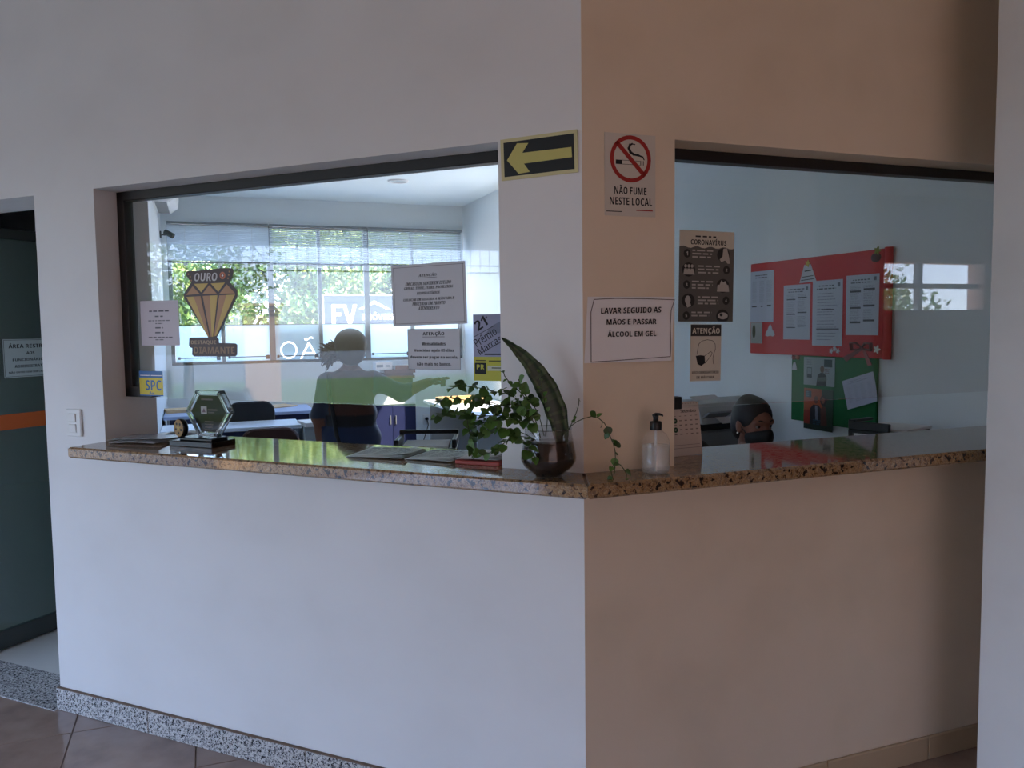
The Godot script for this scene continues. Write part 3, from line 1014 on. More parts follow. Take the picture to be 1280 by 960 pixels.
func build_glass_signs() -> void:
	var G := -0.1172
	# paper by the left frame
	var im := blank(128, 110, Color(0.80, 0.77, 0.79))
	sptext(im, 22, 24, 84, 1, 8, 3, Color(0.34, 0.33, 0.36), 1, true)
	sptext(im, 48, 37, 32, 1, 8, 3, Color(0.4, 0.4, 0.42), 2, true)
	sptext(im, 20, 48, 88, 1, 8, 2, Color(0.4, 0.4, 0.42), 3, true)
	sptext(im, 50, 55, 26, 1, 8, 2, Color(0.4, 0.4, 0.42), 4, true)
	sptext(im, 48, 65, 30, 2, 12, 3, Color(0.38, 0.38, 0.4), 5, true)
	sptext(im, 24, 89, 84, 1, 5, 2, Color(0.34, 0.34, 0.36), 6, true)
	sptext(im, 46, 95, 34, 1, 5, 2, Color(0.4, 0.4, 0.42), 7, true)
	var t := sheet("price_notice", "pale paper with faint small print beside the left window frame", "notice", 0.200, 0.172, pa(1.762, 1.577, G), -45.0, print_mat(im), 0.0005, "", 0.001)
	# sticker in the lower corner
	t = sheet("credit_sticker", "blue and yellow SPC sticker in the lower left glass corner", "sticker", 0.124, 0.097, pa(1.800, 1.3445, -0.0985), -45.0, mat("sticker_yellow", Color(0.80, 0.72, 0.16), 0.4), 0.0006)
	var blue := mat("sticker_blue", Color(0.10, 0.36, 0.60), 0.4)
	poly_part("blue_band", t, V([-0.062, 0.022, 0.062, 0.022, 0.062, 0.0485, -0.062, 0.0485]), 0.0003, 0.0006, blue)
	poly_part("blue_band", t, V([-0.062, -0.0485, 0.062, -0.0485, 0.062, -0.044, -0.062, -0.044]), 0.0003, 0.0006, blue)
	var s := st0()
	strip(s, [Vector2(-0.055, 0.031), Vector2(-0.008, 0.031)], 0.003, 0.0006)
	strip(s, [Vector2(0.002, 0.031), Vector2(0.055, 0.031)], 0.003, 0.0006)
	obj("small_print", s, M.paper, t)
	fit_text(t, "SPC", Vector3(0.012, -0.007, 0.0003), 0.083, 0.040, blue)
	s = st0()
	strip(s, [Vector2(-0.010, -0.038), Vector2(-0.001, -0.038), Vector2(-0.005, -0.032), Vector2(-0.010, -0.038)], 0.002, 0.0004)
	strip(s, [Vector2(0.004, -0.037), Vector2(0.013, -0.037)], 0.003, 0.0004)
	obj("emblem", s, blue, t)
	# diamond award sign
	var brown := mat("award_brown", Color(0.285, 0.215, 0.205), 0.5)
	var gold := mat("award_gold", Color(0.76, 0.62, 0.26), 0.4)
	var gold2 := mat("award_bronze", Color(0.66, 0.46, 0.27), 0.4)
	t = thing("award_sign", "brown and gold diamond shaped award sign stuck on the left pane", "sign", pa(1.495, 1.61, G), -45.0)
	poly_part("banner", t, V([-0.119, 0.156, -0.108, 0.161, -0.075, 0.159, -0.003, 0.161, 0.047, 0.164, 0.106, 0.162, 0.112, 0.155, 0.109, 0.139, 0.101, 0.124, 0.091, 0.112, 0.081, 0.110, -0.091, 0.112, -0.102, 0.121, -0.107, 0.131, -0.117, 0.141]), 0, 0.0022, brown, 0.0004)
	poly_part("diamond", t, V([-0.096, 0.116, 0.089, 0.114, 0.127, 0.08, 0.127, 0.06, 0.018, -0.092, -0.019, -0.092, -0.135, 0.061, -0.135, 0.075]), 0, 0.0020, brown, 0.0004)
	for f in [[-0.088, 0.102, -0.054, 0.073, -0.122, 0.071], [-0.006, 0.104, 0.029, 0.072, -0.041, 0.072], [0.079, 0.104, 0.117, 0.07, 0.042, 0.071]]:
		poly_part("facet", t, V(f), 0.002, 0.0028, gold2)
	for f in [[-0.081, 0.111, -0.011, 0.111, -0.047, 0.079], [0.002, 0.110, 0.07, 0.111, 0.037, 0.078]]:
		poly_part("facet", t, V(f), 0.002, 0.0028, gold)
	# long facets, each a gold face beside a bronze one
	for f in [[-0.121, 0.063, -0.085, 0.064, -0.021, -0.087, -0.023, -0.087, 0], [-0.085, 0.064, -0.051, 0.065, -0.016, -0.087, -0.021, -0.087, 1], [-0.04, 0.065, -0.005, 0.0655, -0.003, -0.087, -0.009, -0.087, 1], [-0.005, 0.0655, 0.032, 0.066, 0.003, -0.087, -0.003, -0.087, 0], [0.041, 0.065, 0.075, 0.0655, 0.012, -0.085, 0.008, -0.085, 1], [0.075, 0.0655, 0.116, 0.066, 0.019, -0.083, 0.012, -0.085, 0]]:
		poly_part("facet", t, V(f.slice(0, 8)), 0.002, 0.0028, gold2 if f[8] == 1 else gold)
	poly_part("name_tag", t, V([-0.116, -0.093, -0.108, -0.089, 0.021, -0.089, 0.029, -0.097, 0.029, -0.11, 0.109, -0.112, 0.117, -0.117, 0.115, -0.153, 0.106, -0.16, -0.095, -0.161, -0.105, -0.154, -0.103, -0.129, -0.113, -0.127, -0.119, -0.119]), 0, 0.0024, brown, 0.0004)
	fit_text(t, "OURO", Vector3(-0.022, 0.1345, 0.0022), 0.112, 0.030, mat("award_silver", Color(0.75, 0.73, 0.72), 0.5), true, false, 0.15, -1.0)
	s = st0()
	ring(s, Vector2(0.060, 0.137), 0.007, 0.0135, 0.0022, 0.0027)
	obj("target_logo", s, mat("award_orange", Color(0.74, 0.42, 0.28), 0.5), t)
	poly_part("target_heart", t, ngon(4, 0.005, 0, 0, Vector2(0.060, 0.137)), 0.0022, 0.0027, M.paper)
	for p in [[-0.107, 0.148], [-0.098, 0.138], [-0.094, 0.124], [0.093, 0.150], [0.090, 0.138], [0.086, 0.126]]:
		poly_part("stud", t, ngon(8, 0.0032, 0, 0, Vector2(p[0], p[1])), 0.0022, 0.0027, gold2)
	fit_text(t, "DESTAQUE", Vector3(-0.045, -0.109, 0.0024), 0.124, 0.017, mat("tag_pale", Color(0.66, 0.55, 0.44), 0.5))
	fit_text(t, "DIAMANTE", Vector3(0.005, -0.137, 0.0024), 0.198, 0.024, mat("tag_gold", Color(0.58, 0.45, 0.33), 0.5))
	# two warnings behind the left pane
	var grey_paper := mat("notice_paper", Color(0.77, 0.78, 0.80), 0.7)
	t = sheet("symptom_notice", "larger grey notice in italic capitals with dotted border inside left pane", "notice", 0.276, 0.199, pa(0.569, 1.655, G), -45.0, grey_paper, 0.0005, "", 0.0, 0.0, 1.2)
	var y := 0.062
	for L in [["ATENÇÃO", 0.066, 0.062], ["EM CASO DE SENTIR EM ESTADO", 0.170, 0.036], ["GRIPAL, TOSSE, FEBRE, PROBLEMAS", 0.182, 0.021], ["RESPIRATÓRIOS", 0.085, 0.006], ["COLOCAR EM SEGUIDA A MÁSCARA E", 0.190, -0.014], ["PROCURAR UM PRONTO", 0.122, -0.029], ["ATENDIMENTO", 0.078, -0.044]]:
		fit_text(t, L[0], Vector3(0.0, L[2], 0.0004), L[1], 0.013 if L[0] == "ATENÇÃO" else 0.0105, M.ink, true, true, 0.25)
	s = st0()
	strip(s, [Vector2(-0.033, 0.054), Vector2(0.033, 0.054)], 0.0012, 0.0004)
	obj("underline", s, M.ink, t)
	s = st0()
	for k in 52:
		var x := -0.129 + k * 0.00506
		for yy in [-0.092, 0.091]:
			strip(s, [Vector2(x, yy), Vector2(x + 0.0022, yy)], 0.0012, 0.0004)
	for k in 36:
		var yy := -0.090 + k * 0.0051
		for x in [-0.129, 0.129]:
			strip(s, [Vector2(x, yy), Vector2(x, yy + 0.0022)], 0.0012, 0.0004)
	obj("dotted_border", s, M.ink, t)
	t = sheet("payment_notice", "smaller grey notice about overdue fees inside left pane", "notice", 0.195, 0.132, pa(0.553, 1.477, G), -45.0, grey_paper, 0.0005)
	for L in [["ATENÇÃO", 0.080, 0.050, 0.0165], ["Mensalidades", 0.088, 0.018, 0.0115], ["Vencidas após 05 dias", 0.148, -0.005, 0.0130], ["devem ser pagas na escola,", 0.178, -0.027, 0.0125], ["não mais no banco.", 0.128, -0.048, 0.0115]]:
		fit_text(t, L[0], Vector3(0.0, L[2], 0.0004), L[1], L[3], M.ink)
	s = st0()
	strip(s, [Vector2(-0.040, 0.040), Vector2(0.040, 0.040)], 0.0014, 0.0004)
	strip(s, [Vector2(-0.097, -0.0655), Vector2(0.097, -0.0655), Vector2(0.097, 0.0655), Vector2(-0.097, 0.0655), Vector2(-0.097, -0.0655)], 0.0008, 0.0004)
	obj("underline", s, M.ink, t)
	# prize poster beside the pier
	t = sheet("prize_poster", "grey and lime prize poster partly hidden by the white pier", "poster", 0.170, 0.210, pa(0.323, 1.482, G), -45.0, mat("poster_grey", Color(0.56, 0.56, 0.66), 0.5), 0.0006)
	poly_part("lime_field", t, V([-0.085, -0.105, 0.085, -0.105, 0.085, -0.029, -0.085, -0.029]), 0.0003, 0.0005, mat("lime", Color(0.72, 0.70, 0.13), 0.5))
	poly_part("mountain_print", t, V([-0.04, 0.045, -0.02, 0.068, 0.01, 0.082, 0.04, 0.088, 0.085, 0.078, 0.085, 0.045]), 0.0003, 0.0005, mat("poster_dark", Color(0.44, 0.45, 0.53), 0.5))
	fit_text(t, "21", Vector3(-0.058, 0.076, 0.0005), 0.042, 0.032, M.ink, true, false, 0, 32)
	fit_text(t, "º", Vector3(-0.038, 0.095, 0.0005), 0.006, 0.0, M.ink, true, false, 0, 32)
	fit_text(t, "Prêmio", Vector3(-0.043, 0.034, 0.0005), 0.084, 0.027, M.ink, false, false, 0, 30)
	fit_text(t, "Marcas", Vector3(-0.028, 0.008, 0.0005), 0.090, 0.022, M.ink, false, false, 0, 30)
	s = st0()
	strip(s, [Vector2(-0.080, 0.035), Vector2(-0.010, 0.069)], 0.0016, 0.0005)
	strip(s, [Vector2(-0.060, -0.018), Vector2(0.03, 0.026)], 0.0016, 0.0005)
	obj("rule", s, M.ink, t)
	poly_part("logo_box", t, rrect(0.040, 0.036, 0.003, Vector2(-0.061, -0.066)), 0.0005, 0.0008, M.ink)
	fit_text(t, "PR", Vector3(-0.061, -0.061, 0.0008), 0.026, 0.015, M.lime)
	s = st0()
	strip(s, [Vector2(-0.076, -0.041), Vector2(-0.044, -0.041)], 0.0028, 0.0005)
	strip(s, [Vector2(-0.030, -0.042), Vector2(0.010, -0.042)], 0.0028, 0.0005)
	for k in 9:
		strip(s, [Vector2(-0.044 + k * 0.0065, -0.021), Vector2(-0.0395 + k * 0.0065, -0.021)], 0.0045, 0.0005)
	strip(s, [Vector2(-0.020, -0.064), Vector2(0.010, -0.064)], 0.0028, 0.0008)
	obj("small_print", s, M.ink, t)
	poly_part("logo_box", t, V([-0.036, -0.073, 0.02, -0.073, 0.02, -0.057, -0.036, -0.057]), 0.0005, 0.0008, mat("logo_pale", Color(0.74, 0.74, 0.62), 0.5))
	# coronavirus poster on the right pane: a grey photocopy
	var D := Color(0.36, 0.355, 0.335)
	var DD := Color(0.15, 0.15, 0.145)
	var LT := Color(0.70, 0.69, 0.66)
	im = blank(256, 364, D)
	var wave := [Vector2(0, 0), Vector2(256, 0), Vector2(256, 68)]
	for k in 25:
		wave.append(Vector2(256 - k * 256.0 / 24, 66 + 4.0 * sin(k * 1.05)))
	spr(im, wave, Color(0.80, 0.785, 0.72))
	sptext(im, 72, 20, 112, 1, 8, 6, Color(0.2, 0.2, 0.19), 11, true)
	for k in 5:
		var yy := 92 + k * 62.0
		var left := k % 2 == 0
		spe(im, 36 if left else 222, yy, 16, 17, Color(0.17, 0.17, 0.16))
		sptext(im, 60 if left else 88, yy - 16, 104, 3 if k != 4 else 2, 13, 6, LT, 20 + k)
		var cx := 206.0 if left else 44.0
		spe(im, cx, yy + 2, 30, 28, DD)
	spr(im, [Vector2(205, 68), Vector2(222, 66), Vector2(232, 96), Vector2(238, 128), Vector2(226, 128), Vector2(214, 116), Vector2(196, 122), Vector2(188, 112), Vector2(202, 98)], LT)
	for k in 3:
		spe(im, 30 + k * 15, 142, 6, 7, LT)
		spr(im, [Vector2(20 + k * 15, 176), Vector2(24 + k * 15, 152), Vector2(36 + k * 15, 152), Vector2(42 + k * 15, 176)], LT)
	spr(im, [Vector2(180, 214), Vector2(232, 214), Vector2(236, 242), Vector2(178, 242)], LT)
	spr(im, [Vector2(190, 214), Vector2(198, 196), Vector2(208, 204), Vector2(216, 198), Vector2(226, 214)], Color(0.72, 0.71, 0.68))
	spe(im, 42, 278, 13, 18, LT)
	spr(im, [Vector2(34, 296), Vector2(54, 290), Vector2(58, 302), Vector2(40, 308)], LT)
	spe(im, 208, 340, 24, 14, LT)
	spe(im, 200, 336, 7, 6, DD)
	t = sheet("coronavirus_poster", "grey photocopied coronavirus poster of five numbered tips on right pane", "poster", 0.203, 0.285, Vector3(0.4905, 1.6975, G), 0.0, print_mat(im), 0.0005, "", 0, 0, -0.8)
	fit_text(t, "CORONAVÍRUS", Vector3(0.006, 0.109, 0.0004), 0.132, 0.020, M.ink)
	for k in 5:
		fit_text(t, str(k + 1), Vector3((36 if k % 2 == 0 else 222) / 256.0 * 0.203 - 0.1015, 0.1425 - (92 + k * 62.0) / 364.0 * 0.285, 0.0004), 0.006, 0.0, mat("print_grey", LT, 0.7))
	# mask sign
	t = sheet("mask_sign", "small white sign with a masked head under the coronavirus poster", "sign", 0.115, 0.181, Vector3(0.4885, 1.4565, G), 0.0, mat("sign_offwhite", Color(0.83, 0.82, 0.76), 0.6), 0.0008, "", 0, 0, -0.8)
	poly_part("heading_band", t, V([-0.0565, 0.0525, 0.0565, 0.0525, 0.0565, 0.089, -0.0565, 0.089]), 0.0004, 0.0007, mat("band_grey", Color(0.19, 0.19, 0.185), 0.6))
	fit_text(t, "ATENÇÃO", Vector3(0.0, 0.069, 0.0007), 0.102, 0.027, M.sign_offwhite)
	s = st0()
	strip(s, [Vector2(-0.0330, -0.0054), Vector2(-0.0290, 0.0170), Vector2(-0.0260, 0.0282), Vector2(-0.0150, 0.0370), Vector2(0.0050, 0.0410), Vector2(0.0250, 0.0378), Vector2(0.0350, 0.0266), Vector2(0.0360, 0.0106), Vector2(0.0300, -0.0038), Vector2(0.0270, -0.0190), Vector2(0.0290, -0.0358)], 0.0014, 0.0004)
	strip(s, [Vector2(-0.0040, -0.0102), Vector2(0.0190, 0.0034), Vector2(0.0240, -0.0006), Vector2(0.0200, -0.0102), Vector2(-0.0030, -0.0342)], 0.0014, 0.0004)
	obj("head_outline", s, M.ink, t)
	poly_part("printed_mask", t, V([-0.037, -0.010, -0.020, -0.008, -0.004, -0.010, -0.002, -0.033, -0.016, -0.042, -0.030, -0.036]), 0.0004, 0.0008, M.ink)
	fit_text(t, "USO OBRIGATÓRIO", Vector3(0.0, -0.0615, 0.0004), 0.100, 0.0, M.ink)
	fit_text(t, "DE MÁSCARA", Vector3(0.0, -0.0775, 0.0004), 0.066, 0.0, M.ink)

# ---------------------------------------------------------------- counter and what stands on it
func mitre(d: float) -> Vector2:
	var v := AN * d - AD * (d * tan(PI / 8.0))
	return Vector2(v.x, -v.z)   # plan as (x, -z), which prism() lays flat below

func plan(s: float, off: float) -> Vector2:
	var v := pa(s, 0, off)
	return Vector2(v.x, -v.z)

func flat_t(y: float) -> Transform3D:
	return Transform3D(Basis(Vector3(1, 0, 0), Vector3(0, 0, -1), Vector3(0, 1, 0)), Vector3(0, y, 0))

func sheets_pile(parent: Node, n: int, w: float, d: float, m: Material, sd: int, lift := 0.0006, warp := 0.006) -> void:
	var rng := RandomNumberGenerator.new()
	rng.seed = sd
	for k in n:
		var o := place("sheet", sheet_mesh(w, d, 0.0004, warp * rng.randf(), warp * rng.randf_range(0.2, 1.0)), m, parent)
		o.transform = T(rng.randf_range(-0.008, 0.008), 0.0005 + k * lift, rng.randf_range(-0.008, 0.008), rng.randf_range(-4, 4), -90)

func build_counter_things() -> void:
	# the worktop: two slabs meeting in a mitre
	var t := thing("granite_countertop", "polished beige and brown granite countertop bending round the corner", "countertop")
	var s := st0()
	var k8 := tan(PI / 8.0)
	prism(s, flat_t(0), V([0.16 * k8, -0.16, -1.945, -0.16, -1.945, 0.283, -0.283 * k8, 0.283]), CT - 0.040, CT, 0.006)
	obj("slab", s, M.granite, t).rotation.y = deg_to_rad(-45.0)
	s = st0()
	prism(s, flat_t(0), PackedVector2Array([mitre(0.16) + Vector2(0.0008, 0), mitre(-0.283) + Vector2(0.0008, 0), Vector2(2.045, 0.283), Vector2(2.045, -0.16)]), CT - 0.040, CT, 0.006)
	obj("slab", s, M.granite, t)

	# hexagonal crystal trophy
	t = thing("crystal_trophy", "hexagonal crystal trophy with gold medallion on a black base", "trophy", pa(1.507, CT, -0.058), -45.0)
	s = st0()
	slab(s, Vector3(-0.103, 0.0, -0.060), Vector3(0.103, 0.020, 0.060), 0.002)
	obj("base", s, mat("trophy_base", Color(0.10, 0.085, 0.08), 0.25), t)
	s = st0()
	slab(s, Vector3(-0.072, 0.020, -0.042), Vector3(0.085, 0.031, 0.042), 0.003)
	obj("plinth", s, mat("trophy_black", Color(0.02, 0.02, 0.022), 0.3), t)
	var hex := V([-0.014, 0.203, 0.105, 0.203, 0.150, 0.125, 0.080, 0.031, -0.008, 0.031, -0.068, 0.125])
	var c := Vector2(0.040, 0.117)
	s = st0()
	for i in 6:
		var a := hex[i]
		var b := hex[(i + 1) % 6]
		prism(s, Transform3D.IDENTITY, PackedVector2Array([a, b, b + (c - b) * 0.20, a + (c - a) * 0.20]), -0.014, 0.014, 0.004)
	var crystal := mat("crystal", Color(0.92, 0.96, 0.98, 0.06), 0.02)
	crystal.refraction_enabled = true
	crystal.refraction_scale = 0.05
	obj("crystal_rim", s, crystal, t)
	var inner := PackedVector2Array()
	for p in hex:
		inner.append(p + (c - p) * 0.215)
	s = st0()
	prism(s, Transform3D.IDENTITY, inner, -0.005, 0.005)
	var smoke := mat("smoked_crystal", Color(0.17, 0.15, 0.125, 0.82), 0.05)
	smoke.transparency = BaseMaterial3D.TRANSPARENCY_ALPHA
	smoke.metallic_specular = 0.25
	obj("engraved_panel", s, smoke, t)
	var em := mat("engraving", Color(0.62, 0.60, 0.58), 0.6)
	poly_part("emblem", t, V([0.004, 0.116, 0.032, 0.116, 0.032, 0.144, 0.004, 0.144]), 0.0055, 0.0060, em)
	poly_part("emblem_mark", t, V([0.010, 0.122, 0.027, 0.122, 0.019, 0.138]), 0.0060, 0.0063, mat("emblem_mauve", Color(0.34, 0.24, 0.26), 0.6))
	s = st0()
	strip(s, [Vector2(0.010, 0.170), Vector2(0.060, 0.170)], 0.006, 0.0055)
	strip(s, [Vector2(0.040, 0.132), Vector2(0.080, 0.132)], 0.005, 0.0055)
	strip(s, [Vector2(0.040, 0.122), Vector2(0.066, 0.122)], 0.003, 0.0055)
	for k in 4:
		strip(s, [Vector2(0.022, 0.088 - k * 0.010), Vector2(0.062 - k * 0.004, 0.088 - k * 0.010)], 0.0035, 0.0055)
	var et := obj("engraved_text", s, mat("engraved_brown", Color(0.36, 0.31, 0.27), 0.6), t)
	et.set_meta("kind", "stuff")
	# medallion leaning on the trophy
	var mt := T(-0.073, 0.064, 0.040, -14.0)
	s = st0()
	lathe(s, mt * T(0, 0, 0, 0, 90), [Vector2(0, -0.020), Vector2(0.031, -0.020), Vector2(0.034, -0.016), Vector2(0.034, -0.002), Vector2(0.032, 0.0), Vector2(0, 0.0)], 28)
	obj("medallion_case", s, M.trophy_black, t)
	var goldm := mat("medal_gold", Color(0.62, 0.49, 0.30), 0.35)
	var md := Node3D.new()
	md.name = "medallion"
	t.add_child(md, true)
	md.transform = mt
	poly_part("disc", md, ngon(28, 0.0315), 0.0002, 0.002, goldm, 0.0004)
	var star := PackedVector2Array()
	for i in 10:
		var r := 0.0135 if i % 2 == 0 else 0.0055
		star.append(Vector2(sin(TAU * i / 10.0), cos(TAU * i / 10.0)) * r)
	poly_part("star", md, star, 0.002, 0.003, mat("medal_pale", Color(0.74, 0.66, 0.40), 0.35))
	for i in 5:
		var a := TAU * i / 5.0 + TAU / 10.0
		poly_part("cut_out", md, ngon(10, 0.0058, 0.0048, a, Vector2(sin(a), cos(a)) * 0.0185), 0.002, 0.0024, M.trophy_black)

	# plastic folder and loose papers at the left end
	t = thing("document_folder", "thin grey plastic folder with papers at the left counter end", "folder", pa(1.80, CT, -0.062), -33.0)
	var fm := mat("folder_plastic", Color(0.62, 0.63, 0.64), 0.25)
	sheets_pile(t, 5, 0.20, 0.15, M.paper, 61, 0.0012, 0.007)
	var o := place("cover", sheet_mesh(0.225, 0.17, 0.0008, 0.006, 0.010), fm, t)
	o.transform = T(0, 0.012, 0, 0, -90)
	t = thing("loose_paper_pile", "fanned white papers between folder and trophy", "papers", pa(1.765, CT, -0.238), -46.0)
	sheets_pile(t, 7, 0.18, 0.075, M.paper, 62, 0.0016, 0.010)

	# newspapers and magazine under the left pane
	var news := blank(128, 96, Color(0.80, 0.84, 0.81))
	sptext(news, 8, 8, 110, 2, 7, 4, Color(0.32, 0.34, 0.34), 71)
	for k in 3:
		sptext(news, 8 + k * 40, 26, 34, 10, 6, 2, Color(0.42, 0.44, 0.43), 72 + k)
	var nm := print_mat(news)
	var k := 0
	for e in [[0.735, -0.105, -40.0, 0.205, 0.19, "folded newspaper at the left of the stack beneath the glass"], [0.528, -0.118, -47.0, 0.175, 0.185, "folded newspaper in the middle, tucked behind the magazine"]]:
		t = thing("newspaper", e[5], "newspaper", pa(e[0], CT, e[1]), e[2])
		for q in 3:
			o = place("page", sheet_mesh(e[3] - q * 0.006, e[4] - q * 0.004, 0.002, 0.003, 0.003 + q * 0.004), nm, t)
			o.transform = T(q * 0.003, 0.002 + q * 0.003, q * 0.002, q * 2.5, -90)
		k += 1
	t = thing("magazine_stack", "white magazines with a red spine beside the pier", "magazine", pa(0.352, CT, -0.10), -45.0)
	s = st0()
	cbox(s, T(0, 0.006, 0), Vector3(0.15, 0.012, 0.17), 0.002)
	obj("magazine", s, mat("magazine_red", Color(0.66, 0.27, 0.22), 0.45), t)
	for q in 4:
		o = place("page", sheet_mesh(0.146, 0.16, 0.0008, 0.004, 0.006 + q * 0.004), M.paper, t)
		o.transform = T(q * 0.002, 0.0135 + q * 0.0022, -q * 0.004, q * 3.0 - 4.0, -90)

	# hand gel
	t = thing("gel_dispenser", "clear pump bottle of hand gel with black pump near the corner", "bottle", Vector3(0.190, CT, 0.078), 24.0)
	var body := mat("clear_plastic", Color(0.93, 0.95, 0.95, 0.05), 0.03)
	body.transparency = BaseMaterial3D.TRANSPARENCY_ALPHA
	s = st0()
	lathe(s, Transform3D.IDENTITY, [Vector2(0, 0.0), Vector2(0.034, 0.0), Vector2(0.039, 0.004), Vector2(0.040, 0.010), Vector2(0.040, 0.082), Vector2(0.037, 0.098), Vector2(0.030, 0.112), Vector2(0.020, 0.120), Vector2(0.0145, 0.124), Vector2(0.0145, 0.134)], 32)
	obj("bottle_body", s, body, t)
	s = st0()
	lathe(s, Transform3D.IDENTITY, [Vector2(0, 0.002), Vector2(0.033, 0.002), Vector2(0.0375, 0.006), Vector2(0.0385, 0.012), Vector2(0.0385, 0.080), Vector2(0, 0.080)], 32)
	var gel := mat("gel", Color(0.84, 0.86, 0.85, 0.30), 0.1)
	gel.transparency = BaseMaterial3D.TRANSPARENCY_ALPHA
	obj("gel", s, gel, t)
	s = st0()
	tube(s, [Vector3(0, 0.004, 0), Vector3(0, 0.13, 0)], 0.0035, 8)
	obj("dip_tube", s, M.white_plastic, t)
	s = st0()
	lathe(s, Transform3D.IDENTITY, [Vector2(0.0165, 0.124), Vector2(0.0170, 0.126), Vector2(0.0170, 0.146), Vector2(0.0155, 0.148), Vector2(0.008, 0.149), Vector2(0.0075, 0.158), Vector2(0.0085, 0.160), Vector2(0.0085, 0.166), Vector2(0.006, 0.168), Vector2(0, 0.168)], 24)
	obj("pump_collar", s, M.black_plastic, t)
	s = st0()
	tube(s, [Vector3(-0.012, 0.1665, 0), Vector3(0.0, 0.1675, 0), Vector3(0.018, 0.1665, 0), Vector3(0.031, 0.1635, 0), Vector3(0.034, 0.160, 0)], [0.004, 0.0055, 0.004, 0.003, 0.0022], 8)
	obj("nozzle", s, M.black_plastic, t)

	# desk calendar behind the right pane
	t = thing("desk_calendar", "small white desk calendar with green circled dates beside the gel", "calendar", Vector3(0.418, CT, -0.150), 4.0)
	var cream := mat("calendar_card", Color(0.78, 0.73, 0.69), 0.7)
	for side in [1, -1]:
		o = place("card", sheet_mesh(0.155, 0.172, 0.0012), cream, t)
		o.transform = T(0, 0.086, 0.020 * side - 0.02, 0.0 if side == 1 else 180.0, -8.0)
	var face := Node3D.new()
	face.name = "printed_page"
	t.add_child(face, true)
	face.transform = T(0, 0.086, 0.0008, 0, -8.0)
	fit_text(face, "Setembro", Vector3(0.034, 0.058, 0.0003), 0.060, 0.0, M.ink, false)
	s = st0()
	strip(s, [Vector2(-0.060, 0.074), Vector2(0.072, 0.074)], 0.0006, 0.0007)
	strip(s, [Vector2(-0.050, -0.051), Vector2(0.068, -0.051)], 0.0012, 0.0007)
	strip(s, [Vector2(-0.077, -0.061), Vector2(0.077, -0.061)], 0.0012, 0.0007)
	for i in 14:
		prism(s, Transform3D.IDENTITY, ngon(6, 0.0016, 0, 0, Vector2(-0.070 + i * 0.0106, 0.0815)), 0.0007, 0.001)
	for r in 5:
		for cc in 7:
			strip(s, [Vector2(-0.066 + cc * 0.021, 0.042 - r * 0.0145), Vector2(-0.060 + cc * 0.021, 0.042 - r * 0.0145)], 0.002 if r == 0 else 0.0034, 0.0007)
	obj("print", s, mat("print_faint", Color(0.48, 0.44, 0.42), 0.7), face)
	for r in [1, 3]:
		s = st0()
		ring(s, Vector2(-0.021, 0.042 - r * 0.0145), 0.0035, 0.0085, 0.0008, 0.0012)
		obj("green_circle", s, mat("calendar_green", Color(0.08, 0.26, 0.17), 0.6), face)

	# vase of dark glass with water
	t = thing("glass_vase", "round smoked glass vase of dark water on the counter corner", "vase", pa(0.075, CT, 0.084))
	var vm := mat("vase_glass", Color(0.30, 0.24, 0.19, 0.22), 0.02)
	vm.transparency = BaseMaterial3D.TRANSPARENCY_ALPHA
	s = st0()
	var prof := [Vector2(0.0, 0.0), Vector2(0.036, 0.0), Vector2(0.038, 0.004), Vector2(0.048, 0.013), Vector2(0.068, 0.030), Vector2(0.0775, 0.046), Vector2(0.0785, 0.056), Vector2(0.0755, 0.076), Vector2(0.0705, 0.100), Vector2(0.0665, 0.122), Vector2(0.0655, 0.137)]
	lathe(s, Transform3D.IDENTITY, prof, 40)
	obj("glass_bowl", s, vm, t)
	s = st0()
	ring_tube(s, 0.0655, 0.0014, 0.137)
	obj("rim", s, vm, t)
	s = st0()
	lathe(s, Transform3D.IDENTITY, [Vector2(0.0, 0.004), Vector2(0.034, 0.004), Vector2(0.046, 0.0145), Vector2(0.066, 0.031), Vector2(0.0755, 0.047), Vector2(0.0765, 0.056), Vector2(0.0735, 0.076), Vector2(0.0690, 0.098), Vector2(0.0, 0.098)], 40)
	var water := mat("dark_water", Color(0.075, 0.045, 0.028, 0.88), 0.02)
	water.transparency = BaseMaterial3D.TRANSPARENCY_ALPHA
	obj("water", s, water, t)

func ring_tube(s: SurfaceTool, R: float, r: float, y: float) -> void:
	var prof := []
	for i in 9:
		prof.append(Vector2(R + cos(TAU * i / 8.0) * r, y + sin(TAU * i / 8.0) * r))
	lathe(s, Transform3D.IDENTITY, prof, 40)

